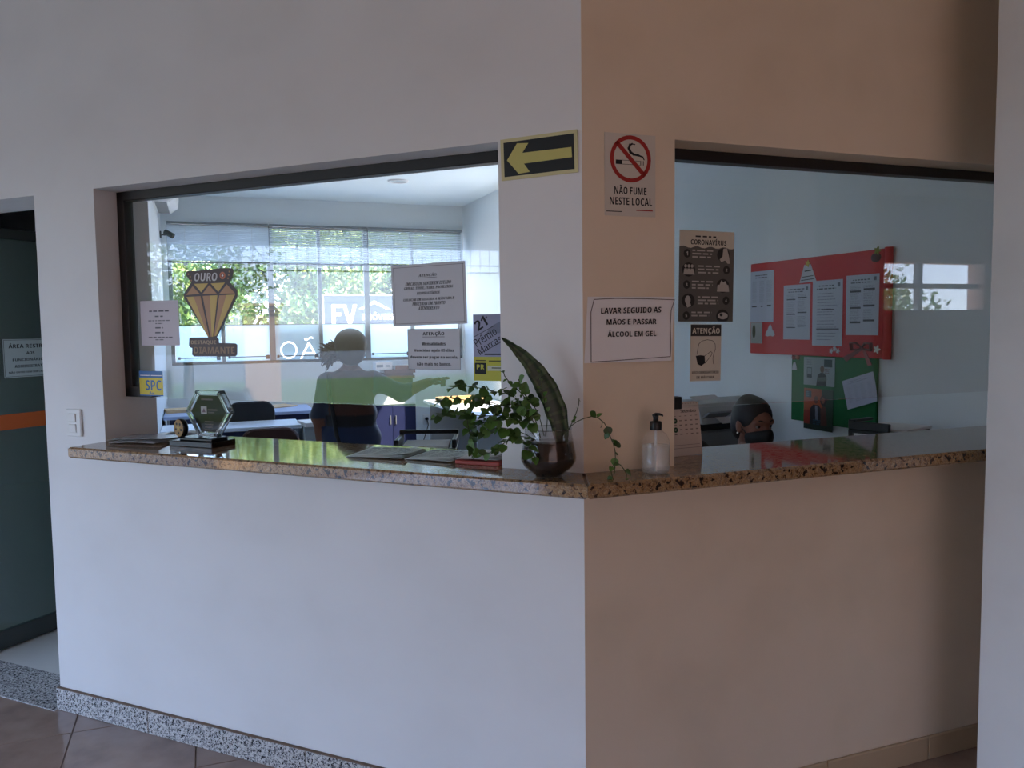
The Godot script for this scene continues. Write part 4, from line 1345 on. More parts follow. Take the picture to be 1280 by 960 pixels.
const VINES := [
	[Vector3(-0.022, 0.104, -0.008), Vector3(-0.057, 0.162, -0.011), Vector3(-0.101, 0.197, -0.017), Vector3(-0.167, 0.210, -0.031), Vector3(-0.231, 0.223, -0.045), Vector3(-0.272, 0.230, -0.060), Vector3(-0.303, 0.213, -0.072)],
	[Vector3(-0.032, 0.106, -0.001), Vector3(-0.074, 0.154, 0.004), Vector3(-0.129, 0.178, -0.006), Vector3(-0.194, 0.180, -0.020), Vector3(-0.245, 0.191, -0.039), Vector3(-0.296, 0.188, -0.058), Vector3(-0.315, 0.172, -0.065)],
	[Vector3(-0.040, 0.107, 0.006), Vector3(-0.089, 0.133, 0.009), Vector3(-0.143, 0.146, -0.001), Vector3(-0.184, 0.135, -0.016), Vector3(-0.216, 0.118, -0.028), Vector3(-0.220, 0.092, -0.030), Vector3(-0.214, 0.069, -0.027)],
	[Vector3(-0.020, 0.109, -0.007), Vector3(-0.053, 0.184, -0.020), Vector3(-0.094, 0.229, -0.035), Vector3(-0.139, 0.242, -0.042), Vector3(-0.180, 0.253, -0.057), Vector3(-0.235, 0.261, -0.067), Vector3(-0.266, 0.249, -0.079)],
	[Vector3(-0.016, 0.107, -0.017), Vector3(-0.040, 0.194, -0.026), Vector3(-0.069, 0.239, -0.037), Vector3(-0.090, 0.262, -0.045), Vector3(-0.107, 0.280, -0.051), Vector3(-0.113, 0.300, -0.053)],
	[Vector3(-0.015, 0.117, 0.005), Vector3(-0.035, 0.185, 0.008), Vector3(-0.063, 0.220, 0.008), Vector3(-0.080, 0.253, 0.002), Vector3(-0.087, 0.278, -0.001)],
	[Vector3(-0.019, 0.119, 0.025), Vector3(-0.022, 0.177, 0.045), Vector3(-0.032, 0.232, 0.041), Vector3(-0.038, 0.276, 0.039), Vector3(-0.039, 0.302, 0.039)],
	[Vector3(-0.048, 0.109, 0.014), Vector3(-0.103, 0.123, 0.015), Vector3(-0.147, 0.097, 0.008), Vector3(-0.174, 0.079, -0.002), Vector3(-0.195, 0.075, -0.009)],
	[Vector3(-0.052, 0.110, 0.023), Vector3(-0.076, 0.107, 0.036), Vector3(-0.076, 0.086, 0.046), Vector3(-0.064, 0.066, 0.051)],
	[Vector3(-0.105, 0.198, -0.008), Vector3(-0.149, 0.211, -0.014), Vector3(-0.193, 0.224, -0.020), Vector3(-0.218, 0.206, -0.029), Vector3(-0.227, 0.169, -0.032), Vector3(-0.220, 0.125, -0.029)],
	[Vector3(-0.028, 0.112, 0.011), Vector3(-0.067, 0.156, 0.028), Vector3(-0.106, 0.169, 0.024), Vector3(-0.150, 0.170, 0.018), Vector3(-0.191, 0.164, 0.003), Vector3(-0.217, 0.149, -0.007)],
	[Vector3(-0.028, 0.112, 0.011), Vector3(-0.055, 0.156, 0.033), Vector3(-0.085, 0.201, 0.032), Vector3(-0.115, 0.212, 0.021), Vector3(-0.152, 0.206, 0.007), Vector3(-0.187, 0.198, -0.006)],
	[Vector3(0.035, 0.108, 0.013), Vector3(0.048, 0.132, 0.029), Vector3(0.064, 0.167, 0.035), Vector3(0.075, 0.199, 0.039), Vector3(0.077, 0.221, 0.040)],
	[Vector3(0.035, 0.111, 0.035), Vector3(0.048, 0.147, 0.050), Vector3(0.076, 0.168, 0.072), Vector3(0.107, 0.172, 0.083), Vector3(0.130, 0.150, 0.097), Vector3(0.139, 0.118, 0.106), Vector3(0.150, 0.087, 0.110), Vector3(0.152, 0.053, 0.111), Vector3(0.149, 0.016, 0.110)],
	[Vector3(0.152, 0.047, 0.111), Vector3(0.166, 0.038, 0.116), Vector3(0.180, 0.015, 0.121), Vector3(0.178, -0.005, 0.121)],
	[Vector3(0.152, 0.047, 0.111), Vector3(0.141, 0.025, 0.107), Vector3(0.147, -0.002, 0.109)]]
const BLADE := [Vector3(0.039, 0.047, 0.015), Vector3(0.035, 0.103, 0.013), Vector3(0.025, 0.171, 0.009), Vector3(-0.002, 0.246, -0.001), Vector3(-0.045, 0.318, -0.017), Vector3(-0.088, 0.365, -0.033), Vector3(-0.119, 0.392, -0.045)]
# ---------------------------------------------------------------- the plant in the vase
func ovate(l: float, w: float, fold: float, droop: float) -> ArrayMesh:
	# leaf from the origin along +y, upper face towards +z
	var s := st0()
	s.set_smooth_group(1)
	var n := 6
	var prev := []
	for i in n + 1:
		var t := float(i) / n
		var hw := w * 0.5 * pow(sin(PI * pow(t, 0.72)), 0.8) if i > 0 and i < n else 0.0
		var y := l * t * (1.0 - 0.12 * t)
		var z := -droop * l * t * t
		var row := [Vector3(-hw, y, z + fold * hw), Vector3(0, y, z), Vector3(hw, y, z + fold * hw)]
		if i > 0:
			for k in 2:
				quad(s, prev[k], prev[k + 1], row[k + 1], row[k], Vector3(0, 0.2, 1))
		prev = row
	return fin(s)

func build_plant() -> void:
	var at := pa(0.075, CT, 0.084)
	# mottled sword leaf
	var t := thing("snake_plant", "tall dark green sword leaf standing in the vase", "plant", at)
	var m := mat("sword_leaf", Color(1, 1, 1), 0.4)
	m.vertex_color_use_as_albedo = true
	var s := st0()
	s.set_smooth_group(1)
	var cv := Curve3D.new()
	for p in BLADE:
		cv.add_point(p)
	var L := cv.get_baked_length()
	var view := Vector3(0.353, 0, -0.935)
	var rng := RandomNumberGenerator.new()
	rng.seed = 9
	var N := 46
	var prev := []
	for i in N + 1:
		var f := float(i) / N
		var p := cv.sample_baked(f * L, true)
		var d := (cv.sample_baked(minf(f * L + 0.004, L), true) - cv.sample_baked(maxf(f * L - 0.004, 0.0), true)).normalized()
		var side := d.cross(view).normalized()
		var w := 0.030 * pow(clampf(0.35 + f * 1.9, 0, 1), 1.0) * pow(clampf((1.0 - f) * 2.3, 0.02, 1.0), 0.75)
		w *= 1.0 + 0.04 * sin(f * 40.0)
		var row := []
		for k in 5:
			var u := (k - 2) / 2.0
			row.append(p + side * w * u - view * (0.008 * (u * u) - 0.004))
		for k in 5:
			row.append(row[4 - k] + view * 0.004)
		if i > 0:
			var band := rng.randf() > 0.52
			for k in 10:
				var k2 := (k + 1) % 10
				var edge := k in [0, 3, 5, 8, 4, 9]
				var c := Color(0.030, 0.062, 0.022) if band else Color(0.014, 0.032, 0.014)
				if edge and rng.randf() > 0.5:
					c = Color(0.045, 0.085, 0.030)
				s.set_color(c)
				var o := -view if k < 4 else (view if k > 4 and k < 9 else side * (1.0 if k == 4 else -1.0))
				quad(s, prev[k], prev[k2], row[k2], row[k], o)
		prev = row
	obj("blade", s, m, t)
	# trailing vine
	t = thing("trailing_vine", "trailing vine with small round green leaves spilling from the vase", "plant", at)
	var green := [mat("vine_leaf", Color(0.17, 0.30, 0.09), 0.45), mat("vine_leaf_dark", Color(0.09, 0.19, 0.06), 0.45), mat("vine_leaf_young", Color(0.27, 0.41, 0.15), 0.45)]
	for g in green:
		g.backlight_enabled = true
		g.backlight = Color(0.30, 0.38, 0.16)
	var stem := mat("vine_stem", Color(0.22, 0.26, 0.11), 0.6)
	var shapes := [ovate(0.034, 0.028, 0.35, 0.25), ovate(0.030, 0.022, 0.25, 0.45), ovate(0.038, 0.033, 0.2, 0.1), ovate(0.020, 0.013, 0.4, 0.2)]
	rng.seed = 41
	var vi := 0
	for v in VINES:
		cv = Curve3D.new()
		for i in v.size():
			var tan := Vector3.ZERO
			if i > 0 and i < v.size() - 1:
				tan = (v[i + 1] - v[i - 1]) / 6.0
			cv.add_point(v[i], -tan, tan)
		L = cv.get_baked_length()
		var pts := []
		for i in 15:
			pts.append(cv.sample_baked(L * i / 14.0, true))
		s = st0()
		tube(s, pts, 0.0013, 5)
		obj("stem", s, stem, t)
		var thin := vi in [4, 6, 12]
		var n := int(L / (0.020 if thin else 0.0088))
		if vi >= 13:
			n = int(L / 0.018)
		for i in n:
			var f := (i + 0.6) / n
			if vi < 13 and f < 0.25 and vi != 8:
				continue
			if vi == 13 and f < 0.30:
				continue
			var p := cv.sample_baked(L * f, true)
			var d := (cv.sample_baked(minf(L * f + 0.004, L), true) - p).normalized()
			var out := Vector3(rng.randfn(), rng.randfn() * 0.8 - 0.1, rng.randfn()).normalized()
			var y := (out + d * 0.5 - view * 0.25).normalized()
			var zz := (Vector3.UP * 0.8 - view * 0.7 + Vector3(rng.randfn(), rng.randfn(), rng.randfn()) * 0.35)
			zz = (zz - y * zz.dot(y)).normalized()
			var k := 3 if thin or f > 0.95 else rng.randi() % 3
			var sc := rng.randf_range(0.65, 1.1) * (0.8 if vi >= 12 else 1.0)
			var o := place("leaf", shapes[k], green[2 if thin else rng.randi() % 3], t)
			o.transform = Transform3D(Basis(y.cross(zz) * sc, y * sc, zz * sc), p)
		vi += 1

# ---------------------------------------------------------------- office
func desk(called: String, label: String, lo: Vector3, hi: Vector3, topm: Material, panelm: Material, front := "z") -> Node3D:
	# lo and hi bound the desk; its top is the upper 3 cm
	var c := Vector3((lo.x + hi.x) * 0.5, 0, (lo.z + hi.z) * 0.5)
	var t := thing(called, label, "desk", c)
	var a := lo - c
	var b := hi - c
	var s := st0()
	slab(s, Vector3(a.x, hi.y - 0.03, a.z), Vector3(b.x, hi.y, b.z), 0.003)
	obj("desktop", s, topm, t)
	for e in [[a.x + 0.03, a.x + 0.055], [b.x - 0.055, b.x - 0.03]]:
		s = st0()
		if front == "z":
			slab(s, Vector3(e[0], 0, a.z + 0.03), Vector3(e[1], hi.y - 0.03, b.z - 0.03), 0.002)
		else:
			var f: float = a.z + (e[0] - a.x) / (b.x - a.x) * (b.z - a.z)
			slab(s, Vector3(a.x + 0.05, 0, f - 0.012), Vector3(b.x - 0.03, hi.y - 0.03, f + 0.012), 0.002)
		obj("side_panel", s, M.desk_grey, t)
	s = st0()
	if front == "z":
		slab(s, Vector3(a.x + 0.055, 0.18, b.z - 0.06), Vector3(b.x - 0.055, hi.y - 0.03, b.z - 0.045), 0.002)
	else:
		slab(s, Vector3(b.x - 0.06, 0.25, a.z + 0.06), Vector3(b.x - 0.045, hi.y - 0.03, b.z - 0.06), 0.002)
	obj("modesty_panel", s, panelm, t)
	return t

func chair(called: String, label: String, at: Vector3, yaw: float, m: Material, topy: float, w := 0.44) -> Node3D:
	var t := thing(called, label, "chair", at, yaw)
	var s := st0()
	prism(s, flat_t(0.0), rrect(w, 0.44, 0.09), 0.42, 0.48, 0.015)
	obj("seat", s, m, t)
	s = st0()
	var rows := []
	# bowed backrest
	var poly := rrect(w * 0.94, 0.40, 0.10, Vector2(0, topy - 0.20))
	prism(s, T(0, 0, -0.21, 0, -6), poly, -0.025, 0.02, 0.012)
	obj("backrest", s, m, t)
	s = st0()
	tube(s, [Vector3(0, 0.44, -0.15), Vector3(0, 0.50, -0.25), Vector3(0, topy - 0.25, -0.265)], 0.018, 8)
	obj("back_post", s, M.black_plastic, t)
	s = st0()
	tube(s, [Vector3(0, 0.10, 0), Vector3(0, 0.43, 0)], 0.025, 10)
	obj("column", s, M.black_plastic, t)
	for i in 5:
		var a := TAU * i / 5.0
		s = st0()
		tube(s, [Vector3(0, 0.11, 0), Vector3(cos(a) * 0.26, 0.07, sin(a) * 0.26)], [0.022, 0.014], 8)
		lathe(s, T(cos(a) * 0.26, 0.028, sin(a) * 0.26, -rad_to_deg(a), 0, 90), [Vector2(0, -0.012), Vector2(0.027, -0.010), Vector2(0.027, 0.010), Vector2(0, 0.012)], 10)
		obj("foot", s, M.black_plastic, t)
	return t

func letter_tray(label: String, at: Vector3, yaw: float, base: float) -> Node3D:
	# a stacked pair of trays: slanted side frames, shelves and papers
	var t := thing("letter_tray", label, "tray", at, yaw)
	for sx in [-1, 1]:
		var s := st0()
		var f := T(sx * 0.125, base, 0, 90)
		for e in [[0.0, 0.02], [0.105, 0.125]]:
			prism(s, f, V([-0.13, e[0], 0.13, e[0], 0.13, e[1], -0.13, e[1]]), -0.006, 0.006)
		prism(s, f, V([-0.13, 0, -0.105, 0, -0.085, 0.125, -0.11, 0.125]), -0.006, 0.006)
		prism(s, f, V([0.13, 0, 0.105, 0, 0.085, 0.125, 0.11, 0.125]), -0.006, 0.006)
		obj("side_frame", s, M.black_plastic, t)
	for y in [0.012, 0.116]:
		var s := st0()
		slab(s, Vector3(-0.12, base + y - 0.003, -0.115), Vector3(0.12, base + y + 0.003, 0.115))
		slab(s, Vector3(-0.125, base + y - 0.006, 0.112), Vector3(0.125, base + y + 0.008, 0.122), 0.002)
		slab(s, Vector3(-0.125, base + y - 0.006, -0.122), Vector3(0.125, base + y + 0.012, -0.112), 0.002)
		obj("shelf", s, M.black_plastic, t)
	return t

func book(called: String, label: String, at: Vector3, yaw: float, size: Vector3, m: Material, group: String) -> void:
	var t := thing(called, label, "book", at, yaw, group)
	var s := st0()
	slab(s, Vector3(-size.x * 0.5, 0, -size.z * 0.5), Vector3(size.x * 0.5, 0.003, size.z * 0.5))
	slab(s, Vector3(-size.x * 0.5, size.y - 0.003, -size.z * 0.5), Vector3(size.x * 0.5, size.y, size.z * 0.5))
	slab(s, Vector3(-size.x * 0.5, 0, size.z * 0.5 - 0.003), Vector3(size.x * 0.5, size.y, size.z * 0.5))
	obj("cover", s, m, t)
	s = st0()
	slab(s, Vector3(-size.x * 0.5 + 0.004, 0.003, -size.z * 0.5 + 0.004), Vector3(size.x * 0.5 - 0.004, size.y - 0.003, size.z * 0.5 - 0.004))
	obj("pages", s, M.paper, t)

func envelope(called: String, label: String, at: Vector3, yaw: float, w: float, d: float, h: float, m: Material) -> void:
	var t := thing(called, label, "envelope", at, yaw)
	var s := st0()
	cbox(s, T(0, h * 0.5, 0), Vector3(w, h, d), 0.002)
	obj("envelope_body", s, m, t)
	s = st0()
	prism(s, flat_t(0), V([-w * 0.5, d * 0.5, w * 0.5, d * 0.5, 0.0, d * 0.05]), h, h + 0.001)
	obj("flap", s, m, t)

func blind(label: String, x0: float, x1: float, tilt: float, bottom: float) -> void:
	var t := thing("venetian_blind", label, "blind", Vector3((x0 + x1) * 0.5, 2.70, ZB + 0.035), 0.0, "blinds of the office window")
	var w := x1 - x0
	var alu := mat("blind_slat", Color(0.86, 0.89, 0.91), 0.4)
	alu.backlight_enabled = true
	alu.backlight = Color(0.55, 0.58, 0.60)
	var s := st0()
	slab(s, Vector3(-w * 0.5, -0.028, -0.018), Vector3(w * 0.5, 0.0, 0.018), 0.002)
	obj("head_rail", s, M.alu_grey, t)
	# one slat, curved across
	s = st0()
	s.set_smooth_group(1)
	for k in 4:
		var a := -0.0125 + k * 0.00625
		var b := a + 0.00625
		var ya := -a * a * 12.0
		var yb := -b * b * 12.0
		quad(s, Vector3(-w * 0.5, ya, a), Vector3(w * 0.5, ya, a), Vector3(w * 0.5, yb, b), Vector3(-w * 0.5, yb, b), Vector3.UP)
		quad(s, Vector3(-w * 0.5, ya - 0.0006, a), Vector3(w * 0.5, ya - 0.0006, a), Vector3(w * 0.5, yb - 0.0006, b), Vector3(-w * 0.5, yb - 0.0006, b), Vector3.DOWN)
	var sm := fin(s)
	var n := int((2.665 - bottom) / 0.021)
	for k in n:
		var o := place("slat", sm, alu, t, Vector3(0, -0.045 - k * 0.021, 0))
		o.rotation.x = deg_to_rad(tilt)
	s = st0()
	slab(s, Vector3(-w * 0.5, bottom - 2.70 - 0.008, -0.012), Vector3(w * 0.5, bottom - 2.70 + 0.010, 0.012), 0.003)
	obj("bottom_rail", s, M.alu_grey, t)
	for k in 3:
		var x := w * (k - 1) * 0.33
		s = st0()
		slab(s, Vector3(x - 0.002, bottom - 2.70, 0.0125), Vector3(x + 0.002, -0.02, 0.0145))
		slab(s, Vector3(x - 0.022, bottom - 2.70 - 0.030, -0.010), Vector3(x + 0.022, bottom - 2.70 - 0.004, 0.014), 0.003)
		obj("ladder_cord", s, M.white_plastic, t)

func build_office() -> void:
	mat("desk_grey", Color(0.60, 0.62, 0.63), 0.5)
	mat("desk_white", Color(0.84, 0.86, 0.89), 0.3)
	mat("desk_pale", Color(0.62, 0.68, 0.80), 0.3)
	mat("navy", Color(0.055, 0.095, 0.26), 0.5)
	mat("manila", Color(0.80, 0.67, 0.50), 0.7)
	blind("closed venetian blind at the left of the office window", -1.340, -0.305, 68.0, 2.268)
	blind("half open venetian blind in the middle of the office window", -0.295, 0.785, 42.0, 2.262)
	blind("half open venetian blind at the right of the office window", 0.795, 1.920, 46.0, 2.268)
	# recessed ceiling lamp, off
	var t := thing("ceiling_lamp", "round flush ceiling lamp, switched off, above the office", "lamp", Vector3(0.83, OC, -5.87))
	var s := st0()
	lathe(s, Transform3D.IDENTITY, [Vector2(0.075, -0.001), Vector2(0.082, -0.014), Vector2(0.098, -0.014), Vector2(0.104, 0.0)], 32)
	obj("trim_ring", s, M.white_plastic, t)
	s = st0()
	lathe(s, Transform3D.IDENTITY, [Vector2(0, -0.012), Vector2(0.05, -0.010), Vector2(0.08, -0.004)], 32)
	obj("diffuser", s, mat("lamp_diffuser", Color(0.62, 0.68, 0.70), 0.4), t)
	# air conditioner high on the left wall
	t = thing("air_conditioner", "white split air conditioner high on the office left wall", "air conditioner", Vector3(XL, 2.70, -6.30))
	s = st0()
	prism(s, T(0, 0, 0), V([0.0, 0.0, 0.13, 0.0, 0.195, 0.05, 0.205, 0.13, 0.195, 0.235, 0.16, 0.255, 0.0, 0.255]), -0.42, 0.42, 0.008)
	obj("housing", s, M.white_plastic, t)
	s = st0()
	cbox(s, T(0.166, 0.026, 0, 0, 0, 38), Vector3(0.075, 0.006, 0.74), 0.002)
	obj("louvre", s, M.white_plastic, t)
	s = st0()
	slab(s, Vector3(0.02, -0.004, -0.38), Vector3(0.12, 0.001, 0.38))
	obj("outlet_slot", s, M.black_plastic, t)
	# camera below it
	t = thing("security_camera", "small black security camera on the office left wall", "camera", Vector3(XL, 2.54, -7.15))
	s = st0()
	cbox(s, T(0.008, 0, 0), Vector3(0.016, 0.07, 0.05), 0.003)
	tube(s, [Vector3(0.01, 0, 0), Vector3(0.05, -0.005, 0.01), Vector3(0.075, 0.005, 0.02)], 0.009, 8)
	obj("bracket", s, M.black_plastic, t)
	s = st0()
	var d := Vector3(0.8, -0.5, 0.35).normalized()
	tube(s, [Vector3(0.05, 0.03, 0.0), Vector3(0.05, 0.03, 0.0) + d * 0.10], 0.028, 14)
	obj("camera_body", s, M.black_plastic, t)
	# furniture under the window
	desk("window_desk", "long pale blue desk in front of the office window", Vector3(-1.39, 0, -6.66), Vector3(-0.02, 0.75, -5.98), M.desk_pale, M.navy)
	desk("middle_desk", "white desk in the middle of the office behind brown chair", Vector3(-1.36, 0, -5.30), Vector3(-0.275, 0.75, -4.82), M.desk_white, M.navy)
	t = thing("file_cabinet", "low grey cabinet at the end of the white middle desk", "cabinet", Vector3(-0.15, 0, -4.95))
	s = st0()
	slab(s, Vector3(-0.115, 0.0, -0.25), Vector3(0.115, 0.735, 0.20), 0.004)
	obj("cabinet_body", s, M.desk_grey, t)
	for k in 2:
		s = st0()
		slab(s, Vector3(-0.11 + k * 0.112, 0.03, 0.20), Vector3(-0.002 + k * 0.112, 0.71, 0.212), 0.002)
		obj("cabinet_door", s, M.desk_grey, t)
	t = thing("paper_ream", "bright white stack of paper on the low grey cabinet", "papers", Vector3(-0.17, 0.735, -4.88), 8.0)
	s = st0()
	cbox(s, T(0, 0.018, 0), Vector3(0.21, 0.036, 0.28), 0.003)
	obj("sheets", s, M.paper, t)
	chair("office_chair", "black office chair between the window desk and the white desk", Vector3(-0.70, 0, -5.66), 190.0, mat("chair_black", Color(0.025, 0.025, 0.028), 0.7), 0.92)
	chair("brown_chair", "brown office chair in front of the white middle desk", Vector3(-0.57, 0, -4.36), 178.0, mat("chair_brown", Color(0.26, 0.13, 0.10), 0.6), 0.83)
	envelope("manila_envelope", "manila envelope lying on the pale window desk near the standing person", Vector3(-0.34, 0.75, -6.52), 25.0, 0.34, 0.24, 0.012, M.manila)
	envelope("manila_envelope", "manila envelope on the window desk behind the trophy", Vector3(-1.24, 0.75, -6.45), 8.0, 0.30, 0.22, 0.03, M.manila)
	t = thing("paper_bundle", "small bundle of papers on the window desk behind black chair", "papers", Vector3(-0.70, 0.75, -6.45), -15.0)
	sheets_pile(t, 8, 0.24, 0.18, M.paper, 81, 0.004, 0.02)
	# cabinet with the books
	t = thing("blue_cabinet", "blue and white cabinet below the window carrying books", "cabinet", Vector3(0.97, 0, -7.08))
	s = st0()
	slab(s, Vector3(-0.30, 0, -0.24), Vector3(0.24, 0.915, 0.19), 0.003)
	obj("carcass", s, M.desk_white, t)
	for k in 2:
		s = st0()
		slab(s, Vector3(-0.295 + k * 0.267, 0.05, 0.19), Vector3(-0.031 + k * 0.267, 0.675, 0.208), 0.002)
		var dr := obj("cabinet_door", s, M.navy, t)
		s = st0()
		slab(s, Vector3(-0.06 + k * 0.06, 0.46, 0.208), Vector3(-0.052 + k * 0.06, 0.56, 0.225), 0.002)
		obj("handle", s, M.alu_grey, dr)
	s = st0()
	slab(s, Vector3(-0.295, 0.685, 0.19), Vector3(0.236, 0.905, 0.206), 0.002)
	obj("drawer", s, M.desk_white, t)
	var tones := [Color(0.30, 0.18, 0.12), Color(0.44, 0.28, 0.18), Color(0.24, 0.22, 0.14), Color(0.50, 0.33, 0.24), Color(0.36, 0.22, 0.17)]
	var y := 0.915
	var names := ["dark olive book at the bottom of the cabinet stack", "brown book second from the bottom of the cabinet stack", "dark book in the middle of the cabinet stack", "reddish brown book below the white box", "tan book on top of the cabinet stack at the right"]
	for k in 4:
		var h: float = [0.055, 0.032, 0.028, 0.040][k]
		book("book", names[k], Vector3(1.02 + [0.0, 0.01, -0.01, 0.03][k], y, -7.08), [0, 4, -3, 2][k], Vector3([0.36, 0.38, 0.40, 0.36][k], h, 0.24), mat("book_%d" % k, tones[[2, 1, 0, 4][k]], 0.6), "books on the blue cabinet")
		y += h
	book("book", names[4], Vector3(1.12, y, -7.08), 3.0, Vector3(0.24, 0.04, 0.20), mat("book_9", tones[3], 0.6), "books on the blue cabinet")
	t = thing("white_box", "small white box with grey label on top of the books", "box", Vector3(0.87, y, -7.04), 4.0)
	s = st0()
	cbox(s, T(0, 0.045, 0), Vector3(0.19, 0.09, 0.14), 0.004)
	obj("carton", s, M.paper, t)
	s = st0()
	slab(s, Vector3(-0.085, 0.030, 0.0701), Vector3(-0.01, 0.060, 0.0708))
	slab(s, Vector3(0.02, 0.030, 0.0701), Vector3(0.075, 0.036, 0.0708))
	slab(s, Vector3(0.02, 0.050, 0.0701), Vector3(0.065, 0.056, 0.0708))
	obj("printed_label", s, M.desk_grey, t)
	# desk along the right wall
	desk("side_desk", "white desk standing along the office right wall", Vector3(1.215, 0, -6.55), Vector3(1.93, 0.75, -4.70), M.desk_white, M.desk_grey, "x")
	t = thing("wooden_tray", "light wooden tray on the white side desk", "tray", Vector3(1.52, 0.75, -6.12), 6.0)
	s = st0()
	slab(s, Vector3(-0.24, 0, -0.15), Vector3(0.24, 0.010, 0.15), 0.002)
	obj("tray_bottom", s, mat("pale_wood", Color(0.74, 0.58, 0.40), 0.5), t)
	for e in [[-0.24, -0.15, 0.24, -0.138], [-0.24, 0.138, 0.24, 0.15], [-0.24, -0.138, -0.228, 0.138], [0.228, -0.138, 0.24, 0.138]]:
		s = st0()
		slab(s, Vector3(e[0], 0.01, e[1]), Vector3(e[2], 0.055, e[3]), 0.002)
		obj("tray_side", s, M.pale_wood, t)
	t = thing("wall_socket", "wall socket with black plug and cord below the office window", "socket", Vector3(1.45, 0.44, ZB))
	s = st0()
	slab(s, Vector3(-0.04, -0.06, 0), Vector3(0.04, 0.06, 0.009), 0.002)
	obj("socket_plate", s, M.white_plastic, t)
	s = st0()
	cbox(s, T(0, 0.01, 0.028), Vector3(0.035, 0.035, 0.040), 0.006)
	tube(s, [Vector3(0, 0.0, 0.045), Vector3(0.01, -0.06, 0.06), Vector3(-0.02, -0.16, 0.05), Vector3(-0.06, -0.28, 0.04), Vector3(-0.10, -0.438, 0.05)], 0.005, 6)
	obj("plug", s, M.black_plastic, t)
	# lower worktops right behind the counter
	t = thing("reception_desk", "low worktop on the office side of the left counter", "desk", pa(0.93, 0, -0.62), -45.0)
	s = st0()
	slab(s, Vector3(-0.62, 0.72, -0.46), Vector3(0.50, 0.75, 0.32), 0.003)
	obj("desktop", s, M.desk_white, t)
	for x in [-0.56, 0.44]:
		s = st0()
		slab(s, Vector3(x - 0.012, 0, -0.42), Vector3(x + 0.012, 0.72, 0.30), 0.002)
		obj("side_panel", s, M.desk_grey, t)
	t = letter_tray("black letter tray on the worktop behind the newspapers", Vector3(-0.095, 0.0, -1.40), -20.0, 0.75)
	for k in 2:
		s = st0()
		tube(s, [Vector3(-0.125 + 0.25 * k, 0.86, -0.10), Vector3(-0.125 + 0.25 * k, 1.04, -0.09)], 0.006, 6)
		obj("riser", s, M.black_plastic, t)
	s = st0()
	slab(s, Vector3(-0.135, 1.010, -0.12), Vector3(0.135, 1.025, 0.12), 0.003)
	slab(s, Vector3(-0.135, 1.062, -0.12), Vector3(0.135, 1.080, -0.10), 0.003)
	slab(s, Vector3(-0.135, 1.025, -0.12), Vector3(-0.115, 1.062, 0.10), 0.003)
	slab(s, Vector3(0.115, 1.025, -0.12), Vector3(0.135, 1.062, 0.10), 0.003)
	obj("top_shelf", s, M.black_plastic, t)
	s = st0()
	slab(s, Vector3(-0.10, 1.025, -0.09), Vector3(0.10, 1.036, 0.11), 0.001)
	obj("paper_inside", s, M.paper, t)
	desk("clerk_desk", "white worktop behind the right counter in front of seated person", Vector3(0.55, 0, -0.78), Vector3(1.93, 0.75, -0.31), M.desk_white, M.desk_grey)
	t = letter_tray("black letter tray with papers at the right counter end", Vector3(1.66, 0.0, -0.50), 15.0, 0.75)
	s = st0()
	slab(s, Vector3(-0.125, 0.866, -0.12), Vector3(-0.11, 1.10, -0.10), 0.003)
	slab(s, Vector3(0.11, 0.866, -0.12), Vector3(0.125, 1.10, -0.10), 0.003)
	slab(s, Vector3(-0.125, 1.085, -0.12), Vector3(0.125, 1.10, 0.10), 0.003)
	slab(s, Vector3(-0.125, 1.128, -0.12), Vector3(0.02, 1.140, -0.09), 0.003)
	slab(s, Vector3(-0.125, 1.10, -0.12), Vector3(-0.110, 1.135, 0.06), 0.003)
	obj("top_shelf", s, M.black_plastic, t)
	s = st0()
	cbox(s, T(0.03, 1.106, 0.0, 3), Vector3(0.22, 0.010, 0.20), 0.001)
	obj("paper_inside", s, M.paper, t)
	# printer
	t = thing("printer_stand", "grey cabinet carrying the printer beside the seated person", "cabinet", Vector3(1.55, 0, -1.66))
	s = st0()
	slab(s, Vector3(-0.26, 0, -0.22), Vector3(0.26, 0.80, 0.22), 0.004)
	obj("cabinet_body", s, M.desk_grey, t)
	s = st0()
	slab(s, Vector3(-0.25, 0.04, 0.22), Vector3(0.25, 0.78, 0.234), 0.002)
	obj("cabinet_door", s, M.desk_grey, t)
	t = thing("printer", "grey and white office printer behind the desk calendar", "printer", Vector3(1.55, 0.80, -1.64), 8.0)
	var pg := mat("printer_grey", Color(0.50, 0.52, 0.53), 0.5)
	s = st0()
	slab(s, Vector3(-0.24, 0, -0.20), Vector3(0.24, 0.20, 0.19), 0.012)
	obj("printer_body", s, pg, t)
	s = st0()
	slab(s, Vector3(-0.245, 0.20, -0.205), Vector3(0.245, 0.235, 0.195), 0.010)
	obj("dark_band", s, M.black_plastic, t)
	s = st0()
	prism(s, T(0, 0, 0, 90), V([-0.20, 0.235, 0.20, 0.235, 0.19, 0.300, 0.02, 0.345, -0.16, 0.335]), -0.235, 0.235, 0.006)
	obj("scanner_lid", s, mat("printer_pale", Color(0.70, 0.72, 0.72), 0.45), t)
	s = st0()
	cbox(s, T(-0.14, 0.275, 0.195, 0, -30), Vector3(0.16, 0.012, 0.09), 0.003)
	obj("control_panel", s, pg, t)
	s = st0()
	cbox(s, T(-0.03, 0.10, 0.24, 0, 8), Vector3(0.26, 0.012, 0.14), 0.003)
	obj("output_tray", s, pg, t)
	s = st0()
	cbox(s, T(-0.05, 0.300, 0.12, 6, 28), Vector3(0.20, 0.002, 0.26))
	obj("paper_sheet", s, M.paper, t)

# ---------------------------------------------------------------- notice boards on the office right wall
func bp(z: float, y: float, x := 1.918) -> Vector3:
	return Vector3(x, y, z)

